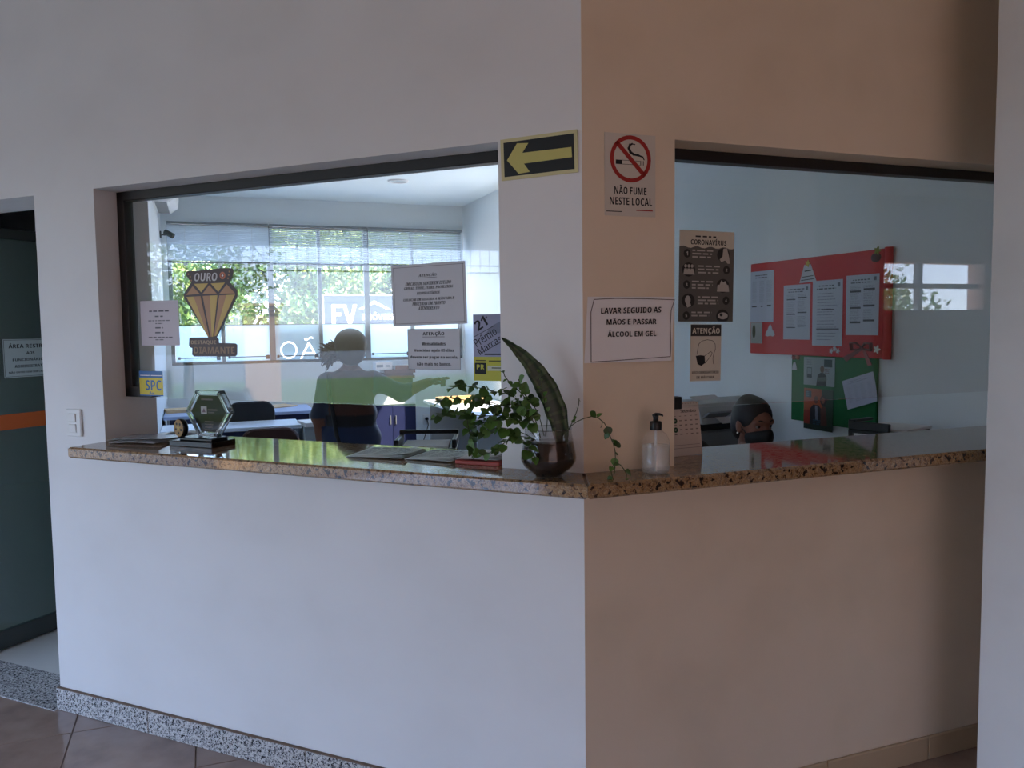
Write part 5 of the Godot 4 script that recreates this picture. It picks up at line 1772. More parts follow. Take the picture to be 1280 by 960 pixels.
func build_board() -> void:
	var red := mat("board_red", Color(0.76, 0.10, 0.15), 0.75)
	var t := thing("red_notice_board", "red cloth covered notice board on the office right wall", "notice board", Vector3(XR, 1.628, -1.285), -90.0)
	var s := st0()
	slab(s, Vector3(-0.503, -0.253, 0), Vector3(0.470, 0.253, 0.030), 0.004)
	obj("board", s, red, t)
	s = st0()
	tube(s, [Vector3(0.488, -0.255, 0.020), Vector3(0.490, 0.0, 0.021), Vector3(0.488, 0.258, 0.020)], 0.019, 12)
	obj("rolled_edge", s, red, t)
	# sheets pinned to it
	var forms := [[-1.6825, 1.6945, 0.200, 0.284, 0, "printed list pinned at the left end of the red board"], [-1.397, 1.602, 0.205, 0.288, 1, "printed timetable pinned second from the left on red board"], [-1.172, 1.593, 0.210, 0.328, 2, "longest printed sheet in the middle of the red board"], [-0.941, 1.627, 0.206, 0.286, 3, "printed timetable pinned at the right of the red board"]]
	for f in forms:
		var im := blank(96, 132, Color(0.70, 0.72, 0.77))
		var ink := Color(0.36, 0.37, 0.42)
		var dk := Color(0.22, 0.23, 0.27)
		sptext(im, 14, 10, 62, 2, 6, 2, dk, 500 + f[4], true)
		if f[4] != 0:
			im.fill_rect(Rect2i(80, 6, 8, 8), ink)
		if f[4] == 0:
			for k in 3:
				sptext(im, 8 + k * 30, 26, 22, 18, 3.2, 1, Color(0.52, 0.53, 0.58), 510 + k)
			im.fill_rect(Rect2i(6, 90, 20, 3), dk)
			im.fill_rect(Rect2i(44, 90, 8, 3), ink)
			im.fill_rect(Rect2i(70, 88, 16, 4), dk)
		elif f[4] == 2:
			sptext(im, 16, 26, 64, 16, 6.2, 1, ink, 520)
			im.fill_rect(Rect2i(30, 58, 40, 2), dk)
			im.fill_rect(Rect2i(14, 97, 72, 2), dk)
		else:
			for k in 2:
				sptext(im, 12 + k * 40, 24, 32, 15, 3.2, 1, Color(0.50, 0.51, 0.56), 530 + k + f[4])
				sptext(im, 12 + k * 40, 76, 32, 9, 3.2, 1, Color(0.50, 0.51, 0.56), 540 + k + f[4])
				for q in [34, 70, 102]:
					im.fill_rect(Rect2i(12 + k * 40, q - k * 4, 32, 4 if f[4] == 3 else 2), dk)
		sheet("pinned_sheet", f[5], "paper", f[2], f[3], bp(f[0], f[1]), -90.0, print_mat(im), 0.0006, "sheets pinned to the red board", 0.001, 0.001)
	# triangular tag with a yellow flower
	t = thing("triangle_tag", "white triangular tag with yellow paper flower on red board", "tag", bp(-1.315, 1.800), -90.0)
	poly_part("card", t, V([-0.062, -0.048, 0.064, -0.043, 0.022, 0.045, -0.026, 0.045]), 0, 0.0012, mat("card_grey", Color(0.72, 0.72, 0.75), 0.7))
	s = st0()
	strip(s, [Vector2(-0.020, 0.012), Vector2(0.022, 0.014)], 0.006, 0.0012)
	strip(s, [Vector2(-0.040, -0.018), Vector2(0.040, -0.014)], 0.004, 0.0012)
	strip(s, [Vector2(-0.046, -0.034), Vector2(0.046, -0.030)], 0.004, 0.0012)
	obj("small_print", s, M.ink, t)
	flower(t, Vector2(0.0, 0.050), 0.020, mat("paper_yellow", Color(0.76, 0.66, 0.22), 0.7))
	# little photo card and bell ornament in the lower left corner
	t = sheet("photo_card", "small pale card with a green sprig below the left list", "card", 0.100, 0.118, bp(-1.7275, 1.4915), -90.0, mat("card_pale", Color(0.66, 0.66, 0.64), 0.7), 0.001)
	poly_part("printed_sprig", t, ngon(14, 0.014, 0.038, 0.2, Vector2(-0.022, 0.008)), 0.0005, 0.001, mat("sprig_green", Color(0.22, 0.27, 0.16), 0.7))
	t = thing("bell_ornament", "tiny white cardboard bell on the lower left of red board", "ornament", bp(-1.608, 1.508), -90.0)
	poly_part("bell", t, V([-0.040, -0.030, -0.020, -0.036, 0.0, -0.030, 0.022, -0.036, 0.040, -0.026, 0.030, -0.008, 0.018, 0.002, 0.012, 0.018, 0.0, 0.032, -0.012, 0.018, -0.020, 0.002, -0.034, -0.012]), 0, 0.002, M.card_grey)
	# ornaments on the edges of the board
	t = thing("lime_ornament", "lime paper flower with dark leaf at the top right board corner", "ornament", bp(-0.86, 1.862), -90.0)
	flower(t, Vector2(0.008, 0.012), 0.022, mat("paper_lime", Color(0.50, 0.56, 0.16), 0.7))
	poly_part("dark_leaf", t, ngon(10, 0.030, 0.022, 0.3, Vector2(0.0, -0.018)), 0, 0.003, mat("dark_red", Color(0.26, 0.06, 0.07), 0.7))
	t = thing("flower_ornament", "white paper flowers at the bottom edge of the red board", "ornament", bp(-1.115, 1.408), -90.0)
	for p in [[-0.022, -0.004], [0.002, 0.008], [0.024, -0.004]]:
		flower(t, Vector2(p[0], p[1]), 0.015, M.card_grey)
	t = thing("flower_ornament", "white paper star beside the red bow", "ornament", bp(-0.843, 1.418), -90.0)
	flower(t, Vector2.ZERO, 0.022, M.paper)
	t = thing("red_bow", "dark red ribbon bow with two tails under the red board", "bow", bp(-0.93, 1.425, 1.914), -90.0)
	var rib := mat("ribbon_red", Color(0.42, 0.05, 0.08), 0.5)
	for sx in [-1, 1]:
		s = st0()
		tube(s, [Vector3(0, 0, 0.004), Vector3(sx * 0.03, 0.022, 0.014), Vector3(sx * 0.062, 0.020, 0.012), Vector3(sx * 0.060, -0.012, 0.008), Vector3(sx * 0.02, -0.008, 0.006), Vector3(0, 0, 0.004)], [0.005, 0.010, 0.012, 0.010, 0.008, 0.005], 6, true, 0.5)
		obj("loop", s, rib, t)
	poly_part("tail", t, V([-0.01, 0.0, 0.01, -0.004, -0.10, -0.070, -0.125, -0.050]), 0.0, 0.002, rib)
	poly_part("tail", t, V([-0.006, 0.002, 0.012, 0.0, 0.062, -0.080, 0.036, -0.084]), 0.0, 0.002, mat("ribbon_pink", Color(0.62, 0.20, 0.24), 0.5))
	s = st0()
	cbox(s, T(0, 0, 0.008), Vector3(0.018, 0.020, 0.012), 0.004)
	obj("knot", s, rib, t)
	# green panel
	t = thing("green_panel", "green felt panel hanging below the red board", "panel", Vector3(XR, 1.208, -1.155), -90.0)
	s = st0()
	slab(s, Vector3(-0.293, -0.180, 0), Vector3(0.295, 0.168, 0.018), 0.003)
	obj("felt", s, mat("felt_green", Color(0.05, 0.38, 0.20), 0.9), t)
	var FX := 1.929
	# upper leaflet: pale, with a figure in a dark shirt
	var im := blank(144, 92, Color(0.56, 0.60, 0.60))
	sptext(im, 14, 8, 30, 4, 5, 2, Color(0.40, 0.44, 0.46), 601)
	im.fill_rect(Rect2i(16, 34, 24, 34), Color(0.18, 0.26, 0.27))
	im.fill_rect(Rect2i(18, 36, 20, 20), Color(0.50, 0.56, 0.56))
	im.fill_rect(Rect2i(96, 6, 36, 24), Color(0.10, 0.22, 0.23))
	sptext(im, 100, 36, 26, 3, 6, 2, Color(0.42, 0.30, 0.30), 602)
	spr(im, [Vector2(62, 92), Vector2(68, 58), Vector2(80, 50), Vector2(96, 50), Vector2(108, 60), Vector2(108, 92)], Color(0.15, 0.19, 0.19))
	spr(im, [Vector2(66, 66), Vector2(106, 62), Vector2(106, 76), Vector2(68, 78)], Color(0.36, 0.40, 0.38))
	spe(im, 88, 38, 9, 12, Color(0.42, 0.33, 0.27))
	sheet("leaflet", "pale leaflet with a figure in dark clothes on green panel", "leaflet", 0.224, 0.145, bp(-1.236, 1.296, FX), -90.0, print_mat(im), 0.001, "leaflets on the green panel", 0.002, 0.002)
	im = blank(120, 128, Color(0.58, 0.25, 0.06))
	spr(im, [Vector2(0, 70), Vector2(30, 66), Vector2(32, 110), Vector2(0, 112)], Color(0.50, 0.13, 0.06))
	spr(im, [Vector2(74, 0), Vector2(120, 0), Vector2(120, 128), Vector2(84, 128)], Color(0.07, 0.20, 0.11))
	spr(im, [Vector2(0, 112), Vector2(120, 112), Vector2(120, 128), Vector2(0, 128)], Color(0.04, 0.13, 0.08))
	im.fill_rect(Rect2i(8, 8, 24, 20), Color(0.14, 0.26, 0.30))
	sptext(im, 10, 10, 20, 3, 6, 3, Color(0.40, 0.48, 0.50), 611)
	spr(im, [Vector2(26, 112), Vector2(28, 62), Vector2(40, 50), Vector2(62, 50), Vector2(74, 62), Vector2(72, 112)], Color(0.045, 0.05, 0.09))
	spr(im, [Vector2(48, 52), Vector2(58, 52), Vector2(62, 98), Vector2(50, 98)], Color(0.42, 0.44, 0.50))
	spr(im, [Vector2(72, 112), Vector2(70, 64), Vector2(78, 52), Vector2(92, 54), Vector2(98, 112)], Color(0.30, 0.15, 0.11))
	spe(im, 52, 34, 9, 12, Color(0.36, 0.20, 0.13))
	spe(im, 82, 34, 13, 17, Color(0.12, 0.06, 0.05))
	spe(im, 80, 34, 7, 10, Color(0.46, 0.26, 0.18))
	sptext(im, 40, 96, 36, 3, 6, 3, Color(0.10, 0.28, 0.36), 612)
	sheet("leaflet", "orange and green leaflet with two figures below the pale leaflet", "leaflet", 0.212, 0.212, bp(-1.238, 1.100, FX), -90.0, print_mat(im, 0.4), 0.001, "leaflets on the green panel", 0.002, 0.002)
	im = blank(110, 84, Color(0.66, 0.67, 0.73))
	sptext(im, 20, 8, 70, 2, 5, 1, Color(0.40, 0.41, 0.46), 621)
	for k in 4:
		sptext(im, 12 + k * 24, 22, 16, 12, 4, 1, Color(0.52, 0.53, 0.58), 622 + k)
	t = sheet("tilted_sheet", "tilted printed sheet pinned at the right of the green panel", "paper", 0.205, 0.143, bp(-0.951, 1.217, FX - 0.004), -90.0, print_mat(im), 0.0008, "", 0.003, 0.012)
	t.rotation = Vector3(0, deg_to_rad(-90.0), deg_to_rad(16.5))
	for p in [[-1.425, 1.362, "red_pin"], [-1.395, 1.364, "orange_pin"]]:
		t = thing("push_pin", "%s push pin in the upper left corner of green panel" % ("red" if p[2] == "red_pin" else "orange"), "pin", bp(p[0], p[1], 1.932), -90.0)
		s = st0()
		lathe(s, T(0, 0, 0, 0, 90), [Vector2(0, 0.012), Vector2(0.010, 0.011), Vector2(0.013, 0.006), Vector2(0.013, 0.0), Vector2(0, 0)], 12)
		obj("pin_head", s, mat(p[2], Color(0.55, 0.08, 0.07) if p[2] == "red_pin" else Color(0.65, 0.26, 0.08), 0.4), t)
	t = thing("bell_ornament", "tiny grey bell hanging under the two push pins", "ornament", bp(-1.418, 1.318, 1.929), -90.0)
	poly_part("bell", t, V([-0.018, -0.022, 0.018, -0.022, 0.014, -0.002, 0.008, 0.014, 0.0, 0.022, -0.008, 0.014, -0.014, -0.002]), 0, 0.004, M.card_grey)

func flower(parent: Node, c: Vector2, r: float, m: Material) -> void:
	var p := PackedVector2Array()
	for i in 20:
		var a := TAU * i / 20.0
		p.append(c + Vector2(cos(a), sin(a)) * r * (0.72 + 0.28 * cos(a * 5.0)))
	poly_part("petals", parent, p, 0.001, 0.004, m)

# ---------------------------------------------------------------- people: one continuous skin meshed from a field of tapered limbs
var pv := PackedVector3Array()
var pn := PackedVector3Array()
var pc := PackedColorArray()
var pi := PackedInt32Array()

func smin(a: float, b: float, k: float) -> float:
	var h := maxf(k - absf(a - b), 0.0) / k
	return minf(a, b) - h * h * k * 0.25

# prims: ["c", a, b, ra, rb] tapered capsule; ["e", centre, radii, Basis] ellipsoid; ["x", centre, radii, Basis] cuts an ellipsoid away; ["h", point, normal] cuts off the side the normal points to
func field(prims: Array, cell: float, k: float, colour: Callable, xf := Transform3D.IDENTITY) -> void:
	var lo := Vector3.ONE * 1e9
	var hi := -lo
	for p in prims:
		if p[0] == "c":
			var r: float = maxf(p[3], p[4])
			lo = lo.min(p[1] - Vector3.ONE * r).min(p[2] - Vector3.ONE * r)
			hi = hi.max(p[1] + Vector3.ONE * r).max(p[2] + Vector3.ONE * r)
		elif p[0] == "e":
			var r: float = maxf(p[2].x, maxf(p[2].y, p[2].z))
			lo = lo.min(p[1] - Vector3.ONE * r)
			hi = hi.max(p[1] + Vector3.ONE * r)
	lo -= Vector3.ONE * (cell * 2.0 + k * 0.3)
	hi += Vector3.ONE * (cell * 2.0 + k * 0.3)
	var nx := int((hi.x - lo.x) / cell) + 2
	var ny := int((hi.y - lo.y) / cell) + 2
	var nz := int((hi.z - lo.z) / cell) + 2
	var v := PackedFloat32Array()
	v.resize(nx * ny * nz)
	v.fill(1.0)
	for p in prims:
		var kind: String = p[0]
		var a: Vector3 = p[1]
		var blo := lo
		var bhi := hi
		if kind == "c":
			var r: float = maxf(p[3], p[4]) + k + cell * 2.0
			blo = a.min(p[2]) - Vector3.ONE * r
			bhi = a.max(p[2]) + Vector3.ONE * r
		elif kind == "e" or kind == "x":
			var r: float = maxf(p[2].x, maxf(p[2].y, p[2].z)) + k + cell * 2.0
			blo = a - Vector3.ONE * r
			bhi = a + Vector3.ONE * r
		var i0 := maxi(0, int((blo.x - lo.x) / cell))
		var i1 := mini(nx - 1, int((bhi.x - lo.x) / cell) + 1)
		var j0 := maxi(0, int((blo.y - lo.y) / cell))
		var j1 := mini(ny - 1, int((bhi.y - lo.y) / cell) + 1)
		var k0 := maxi(0, int((blo.z - lo.z) / cell))
		var k1 := mini(nz - 1, int((bhi.z - lo.z) / cell) + 1)
		var ab := Vector3.ZERO
		var inv := 0.0
		var ra := 0.0
		var rb := 0.0
		var bi := Basis.IDENTITY
		var rad := Vector3.ONE
		var rm := 1.0
		if kind == "c":
			ab = p[2] - a
			inv = 1.0 / maxf(ab.length_squared(), 1e-9)
			ra = p[3]
			rb = p[4]
		elif kind != "h":
			rad = p[2]
			bi = p[3].inverse() if p.size() > 3 else Basis.IDENTITY
			rm = minf(rad.x, minf(rad.y, rad.z))
		for kk in range(k0, k1 + 1):
			for j in range(j0, j1 + 1):
				var at := (kk * ny + j) * nx
				for i in range(i0, i1 + 1):
					var q := lo + Vector3(i, j, kk) * cell - a
					var d: float
					if kind == "c":
						var t := clampf(q.dot(ab) * inv, 0.0, 1.0)
						d = (q - ab * t).length() - (ra + (rb - ra) * t)
						v[at + i] = smin(v[at + i], d, k)
					elif kind == "h":
						v[at + i] = maxf(v[at + i], q.dot(p[2]))
					else:
						q = bi * q
						var l := (q / rad).length()
						var g := (q / (rad * rad)).length()
						d = l * (l - 1.0) / maxf(g, 1e-5) if l > 0.05 else -rm
						v[at + i] = smin(v[at + i], d, k) if kind == "e" else maxf(v[at + i], -d)
	# surface nets
	var base := pv.size()
	var idx := PackedInt32Array()
	idx.resize(nx * ny * nz)
	idx.fill(-1)
	var off := [0, 1, nx, nx + 1, nx * ny, nx * ny + 1, nx * ny + nx, nx * ny + nx + 1]
	var edges := [[0, 1], [2, 3], [4, 5], [6, 7], [0, 2], [1, 3], [4, 6], [5, 7], [0, 4], [1, 5], [2, 6], [3, 7]]
	var corner := [Vector3(0, 0, 0), Vector3(1, 0, 0), Vector3(0, 1, 0), Vector3(1, 1, 0), Vector3(0, 0, 1), Vector3(1, 0, 1), Vector3(0, 1, 1), Vector3(1, 1, 1)]
	var cells := []
	for kk in nz - 1:
		for j in ny - 1:
			var at := (kk * ny + j) * nx
			for i in nx - 1:
				var c := at + i
				var s0 := v[c] < 0.0
				if (v[c + 1] < 0.0) == s0 and (v[c + nx] < 0.0) == s0 and (v[c + nx + 1] < 0.0) == s0:
					var c2: int = c + nx * ny
					if (v[c2] < 0.0) == s0 and (v[c2 + 1] < 0.0) == s0 and (v[c2 + nx] < 0.0) == s0 and (v[c2 + nx + 1] < 0.0) == s0:
						continue
				var sum := Vector3.ZERO
				var n := 0
				for e in edges:
					var va := v[c + off[e[0]]]
					var vb := v[c + off[e[1]]]
					if (va < 0.0) != (vb < 0.0):
						sum += corner[e[0]].lerp(corner[e[1]], va / (va - vb))
						n += 1
				idx[c] = pv.size()
				var local := lo + (Vector3(i, j, kk) + sum / n) * cell
				pv.append(xf * local)
				pn.append(Vector3.ZERO)
				var col: Color = colour.call(local)
				pc.append(col)
				cells.append(Vector3i(i, j, kk))
	for c3 in cells:
		var c: int = (c3.z * ny + c3.y) * nx + c3.x
		var s0 := v[c] < 0.0
		var step := [1, nx, nx * ny]
		for ax in 3:
			if (v[c + step[ax]] < 0.0) == s0:
				continue
			var u: int = step[(ax + 1) % 3]
			var w: int = step[(ax + 2) % 3]
			if c - u - w < 0:
				continue
			var q := [idx[c], idx[c - u], idx[c - u - w], idx[c - w]]
			if q[0] < 0 or q[1] < 0 or q[2] < 0 or q[3] < 0:
				continue
			if s0:
				q = [q[0], q[3], q[2], q[1]]
			for t in [[0, 1, 2], [0, 2, 3]]:
				pi.append_array([q[t[0]], q[t[1]], q[t[2]]])
				var nn := (pv[q[t[2]]] - pv[q[t[0]]]).cross(pv[q[t[1]]] - pv[q[t[0]]])
				for z in t:
					pn[q[z]] += nn

func skin_mesh() -> ArrayMesh:
	for i in pn.size():
		pn[i] = pn[i].normalized()
	var a := []
	a.resize(Mesh.ARRAY_MAX)
	a[Mesh.ARRAY_VERTEX] = pv
	a[Mesh.ARRAY_NORMAL] = pn
	a[Mesh.ARRAY_COLOR] = pc
	a[Mesh.ARRAY_INDEX] = pi
	var m := ArrayMesh.new()
	m.add_surface_from_arrays(Mesh.PRIMITIVE_TRIANGLES, a)
	pv = PackedVector3Array()
	pn = PackedVector3Array()
	pc = PackedColorArray()
	pi = PackedInt32Array()
	return m

func skin_mat() -> StandardMaterial3D:
	var m := mat("body", Color(1, 1, 1), 0.6)
	m.vertex_color_use_as_albedo = true
	return m

func lin(r: float, g: float, b: float) -> Color:
	return Color(r, g, b).srgb_to_linear()

# hand in its own frame: wrist at the origin, fingers along +x, palm facing -y, thumb towards +z * side
func hand(xf: Transform3D, pose: String, side: float, col: Color) -> void:
	var pr := [["c", Vector3(-0.03, 0, 0), Vector3(0.01, 0, 0), 0.024, 0.026], ["e", Vector3(0.045, 0, 0), Vector3(0.048, 0.016, 0.040), Basis.IDENTITY]]
	var z := [0.030, 0.010, -0.010, -0.029]
	var l := [0.072, 0.080, 0.074, 0.058]
	for f in 4:
		var bend := 0.35
		if pose == "point":
			bend = 0.08 if f == 0 else 1.25
		var a := Vector3(0.078 - absf(z[f]) * 0.25, 0.002, z[f] * side)
		var d := Vector3(1, 0, 0.06 * (1.5 - f) * side)
		var q := a
		var ang := 0.0
		for seg in 3:
			ang += bend * (0.5 if seg == 0 else 1.0)
			var dir := Vector3(cos(ang) * d.x, -sin(ang), d.z * cos(ang)).normalized()
			var e: Vector3 = q + dir * l[f] * [0.45, 0.32, 0.23][seg]
			pr.append(["c", q, e, [0.0095, 0.0088, 0.008][seg], [0.0088, 0.008, 0.0068][seg]])
			q = e
	pr.append(["c", Vector3(0.020, -0.004, 0.026 * side), Vector3(0.050, -0.014, 0.054 * side), 0.013, 0.010])
	pr.append(["c", Vector3(0.050, -0.014, 0.054 * side), Vector3(0.078, -0.020, 0.056 * side), 0.010, 0.0075])
	field(pr, 0.0038, 0.008, func(_p): return col, xf)

# head in its own frame: centre of the skull at the origin, face towards +z
func head(xf: Transform3D, col: Color) -> void:
	var lip := Color(col.r * 0.75, col.g * 0.5, col.b * 0.5)
	var pr := [
		["e", Vector3(0, 0.022, -0.012), Vector3(0.074, 0.088, 0.092), Basis.IDENTITY],
		["e", Vector3(0, -0.030, 0.020), Vector3(0.062, 0.078, 0.066), Basis.IDENTITY],
		["c", Vector3(-0.030, -0.075, 0.035), Vector3(0.030, -0.075, 0.035), 0.022, 0.022],
		["c", Vector3(0, -0.088, 0.058), Vector3(0, -0.080, 0.062), 0.016, 0.016],
		["c", Vector3(0, 0.004, 0.082), Vector3(0, -0.034, 0.102), 0.008, 0.0125],
		["c", Vector3(-0.014, -0.038, 0.088), Vector3(0.014, -0.038, 0.088), 0.008, 0.008],
		["c", Vector3(-0.042, 0.018, 0.070), Vector3(-0.014, 0.016, 0.080), 0.010, 0.010],
		["c", Vector3(0.042, 0.018, 0.070), Vector3(0.014, 0.016, 0.080), 0.010, 0.010],
		["c", Vector3(-0.020, -0.062, 0.080), Vector3(0.020, -0.062, 0.080), 0.008, 0.008],
		["e", Vector3(-0.075, -0.012, -0.008), Vector3(0.009, 0.028, 0.016), Basis.IDENTITY],
		["e", Vector3(0.075, -0.012, -0.008), Vector3(0.009, 0.028, 0.016), Basis.IDENTITY],
		["c", Vector3(0, -0.06, -0.022), Vector3(0, -0.15, -0.030), 0.048, 0.050],
		["x", Vector3(-0.031, -0.001, 0.090), Vector3(0.014, 0.009, 0.016), Basis.IDENTITY],
		["x", Vector3(0.031, -0.001, 0.090), Vector3(0.014, 0.009, 0.016), Basis.IDENTITY]]
	field(pr, 0.0042, 0.018, func(p): return lip if p.z > 0.075 and absf(p.y + 0.062) < 0.009 and absf(p.x) < 0.024 else col, xf)

func eyes(parent: Node, xf: Transform3D) -> void:
	for sx in [-1, 1]:
		var s := st0()
		lathe(s, xf * T(sx * 0.031, -0.001, 0.066), ball(0.0125), 14)
		var e := obj("eye", s, mat("eye_white", Color(0.48, 0.43, 0.41), 0.3), parent)
		s = st0()
		lathe(s, xf * T(sx * 0.031 + 0.001, -0.001, 0.0705), ball(0.0092), 12)
		obj("iris", s, mat("iris_dark", Color(0.06, 0.035, 0.025), 0.15), e)
		s = st0()
		tube(s, [xf * Vector3(sx * 0.012, 0.020, 0.089), xf * Vector3(sx * 0.030, 0.026, 0.084), xf * Vector3(sx * 0.050, 0.019, 0.069)], [0.003, 0.0034, 0.0016], 6)
		obj("eyebrow", s, mat("brow_dark", Color(0.05, 0.035, 0.03), 0.8), parent)

func ball(r: float) -> Array:
	var p := []
	for i in 9:
		var a := PI * i / 8.0
		p.append(Vector2(sin(a) * r, -cos(a) * r))
	return p

func build_people() -> void:
	var skin := lin(0.50, 0.33, 0.25)
	# ---- woman standing in the office with her back to the window pane, right arm stretched out
	var t := thing("person", "person standing in the office seen from behind, one arm pointing right", "person", Vector3(-0.125, 0, -3.22), -20.7)
	var brown := lin(0.30, 0.17, 0.14)
	var slate := lin(0.20, 0.22, 0.30)
	var jean := lin(0.11, 0.16, 0.29)
	var black := lin(0.045, 0.045, 0.055)
	# local frame: she faces -z, x to the viewer's right
	var pr := [
		["c", Vector3(-0.085, 0.84, 0.0), Vector3(0.085, 0.84, 0.0), 0.098, 0.098],
		["c", Vector3(0, 0.86, 0.02), Vector3(0, 0.98, 0.0), 0.115, 0.112],
		["c", Vector3(-0.07, 0.99, 0.0), Vector3(0.07, 0.99, 0.0), 0.098, 0.098],
		["c", Vector3(-0.07, 1.13, 0.01), Vector3(0.07, 1.13, 0.01), 0.092, 0.092],
		["c", Vector3(-0.13, 1.205, 0.01), Vector3(0.13, 1.205, 0.01), 0.058, 0.058],
		["c", Vector3(-0.04, 1.245, 0.005), Vector3(0.04, 1.245, 0.005), 0.045, 0.045],
		["c", Vector3(0, 1.22, 0.0), Vector3(0, 1.33, -0.015), 0.048, 0.045],
		# left arm hanging
		["c", Vector3(-0.165, 1.20, 0.01), Vector3(-0.212, 0.985, 0.03), 0.051, 0.042],
		["c", Vector3(-0.212, 0.985, 0.03), Vector3(-0.215, 0.775, -0.03), 0.038, 0.026],
		# right arm stretched to the side
		["c", Vector3(0.165, 1.20, 0.01), Vector3(0.325, 1.120, -0.03), 0.062, 0.052],
		["c", Vector3(0.325, 1.120, -0.03), Vector3(0.500, 1.185, -0.05), 0.050, 0.029],
		# legs
		["c", Vector3(-0.085, 0.83, 0.0), Vector3(-0.095, 0.45, -0.01), 0.092, 0.058],
		["c", Vector3(-0.095, 0.45, -0.01), Vector3(-0.10, 0.09, 0.03), 0.056, 0.042],
		["c", Vector3(0.085, 0.83, 0.0), Vector3(0.095, 0.45, -0.01), 0.092, 0.058],
		["c", Vector3(0.095, 0.45, -0.01), Vector3(0.10, 0.09, 0.03), 0.056, 0.042],
		["c", Vector3(-0.10, 0.045, 0.04), Vector3(-0.115, 0.032, -0.12), 0.042, 0.032],
		["c", Vector3(0.10, 0.045, 0.04), Vector3(0.115, 0.032, -0.12), 0.042, 0.032]]
	field(pr, 0.0125, 0.045, func(p: Vector3) -> Color:
		if p.y < 0.085:
			return black
		if p.y < 0.915 and absf(p.x) < 0.19:
			return jean
		if p.x > 0.40 or (p.x < -0.17 and p.y < 0.97) or p.y > 1.275:
			return skin
		if p.x > 0.155 or p.x < -0.155:
			return slate
		if p.y < 0.985:
			return black
		return slate if p.x < -0.135 else brown)
	hand(Transform3D(Basis.from_euler(Vector3(deg_to_rad(-10), deg_to_rad(8), deg_to_rad(14))), Vector3(0.500, 1.185, -0.05)), "point", -1.0, skin)
	hand(Transform3D(Basis(Vector3(0.02, -0.99, -0.10), Vector3(-0.99, -0.02, 0.05), Vector3(-0.05, 0.10, -0.99)).orthonormalized(), Vector3(-0.215, 0.775, -0.03)), "rest", 1.0, skin)
	var hx := Transform3D(Basis(Vector3.UP, PI + 0.25).scaled(Vector3.ONE * 0.97), Vector3(0.0, 1.430, -0.02))
	head(hx, skin)
	var o := place("body", skin_mesh(), skin_mat(), t)
	eyes(t, hx)
	var hair := lin(0.15, 0.11, 0.09)
	field([["e", Vector3(0, 0.020, -0.026), Vector3(0.108, 0.100, 0.106), Basis.IDENTITY], ["e", Vector3(0, -0.045, -0.060), Vector3(0.092, 0.085, 0.070), Basis.IDENTITY], ["x", Vector3(0, -0.035, 0.095), Vector3(0.075, 0.095, 0.085), Basis.IDENTITY]], 0.006, 0.03, func(_p): return hair, hx)
	place("hair", skin_mesh(), skin_mat(), t)
	# loose curls at her left side
	var rng := RandomNumberGenerator.new()
	rng.seed = 77
	var hm := mat("hair_brown", Color(0.27, 0.19, 0.14), 0.6)
	var s := st0()
	for i in 34:
		var a := Vector3(-0.075, 1.40 + rng.randf_range(-0.05, 0.05), 0.02 + rng.randf_range(-0.03, 0.03))
		var pts := [a]
		var d := Vector3(-1.0, rng.randf_range(-0.5, 0.75), rng.randf_range(-0.3, 0.5)).normalized()
		for k in 6:
			a += d * rng.randf_range(0.018, 0.030)
			d = (d + Vector3(rng.randfn() * 0.35, rng.randfn() * 0.4 - 0.12, rng.randfn() * 0.35)).normalized()
			pts.append(a)
		tube(s, pts, [0.010, 0.013, 0.014, 0.012, 0.009, 0.005, 0.001], 5)
	obj("curls", s, hm, t)
	s = st0()
	tube(s, [Vector3(-0.13, 1.255, 0.055), Vector3(-0.115, 1.15, 0.112), Vector3(-0.10, 1.02, 0.105), Vector3(-0.085, 0.93, 0.118), Vector3(-0.075, 0.87, 0.126), Vector3(-0.05, 0.80, 0.122)], 0.013, 6, true, 0.45)
	obj("bag_strap", s, M.black_plastic, t)

	# ---- woman seated behind the right counter, black mask
	t = thing("person", "person with a black face mask sitting behind the right counter", "person", Vector3(1.275, -0.015, -0.95), 20.0)
	var dark := lin(0.20, 0.13, 0.105)
	var skin2 := lin(0.45, 0.285, 0.215)
	var wine := lin(0.30, 0.05, 0.07)
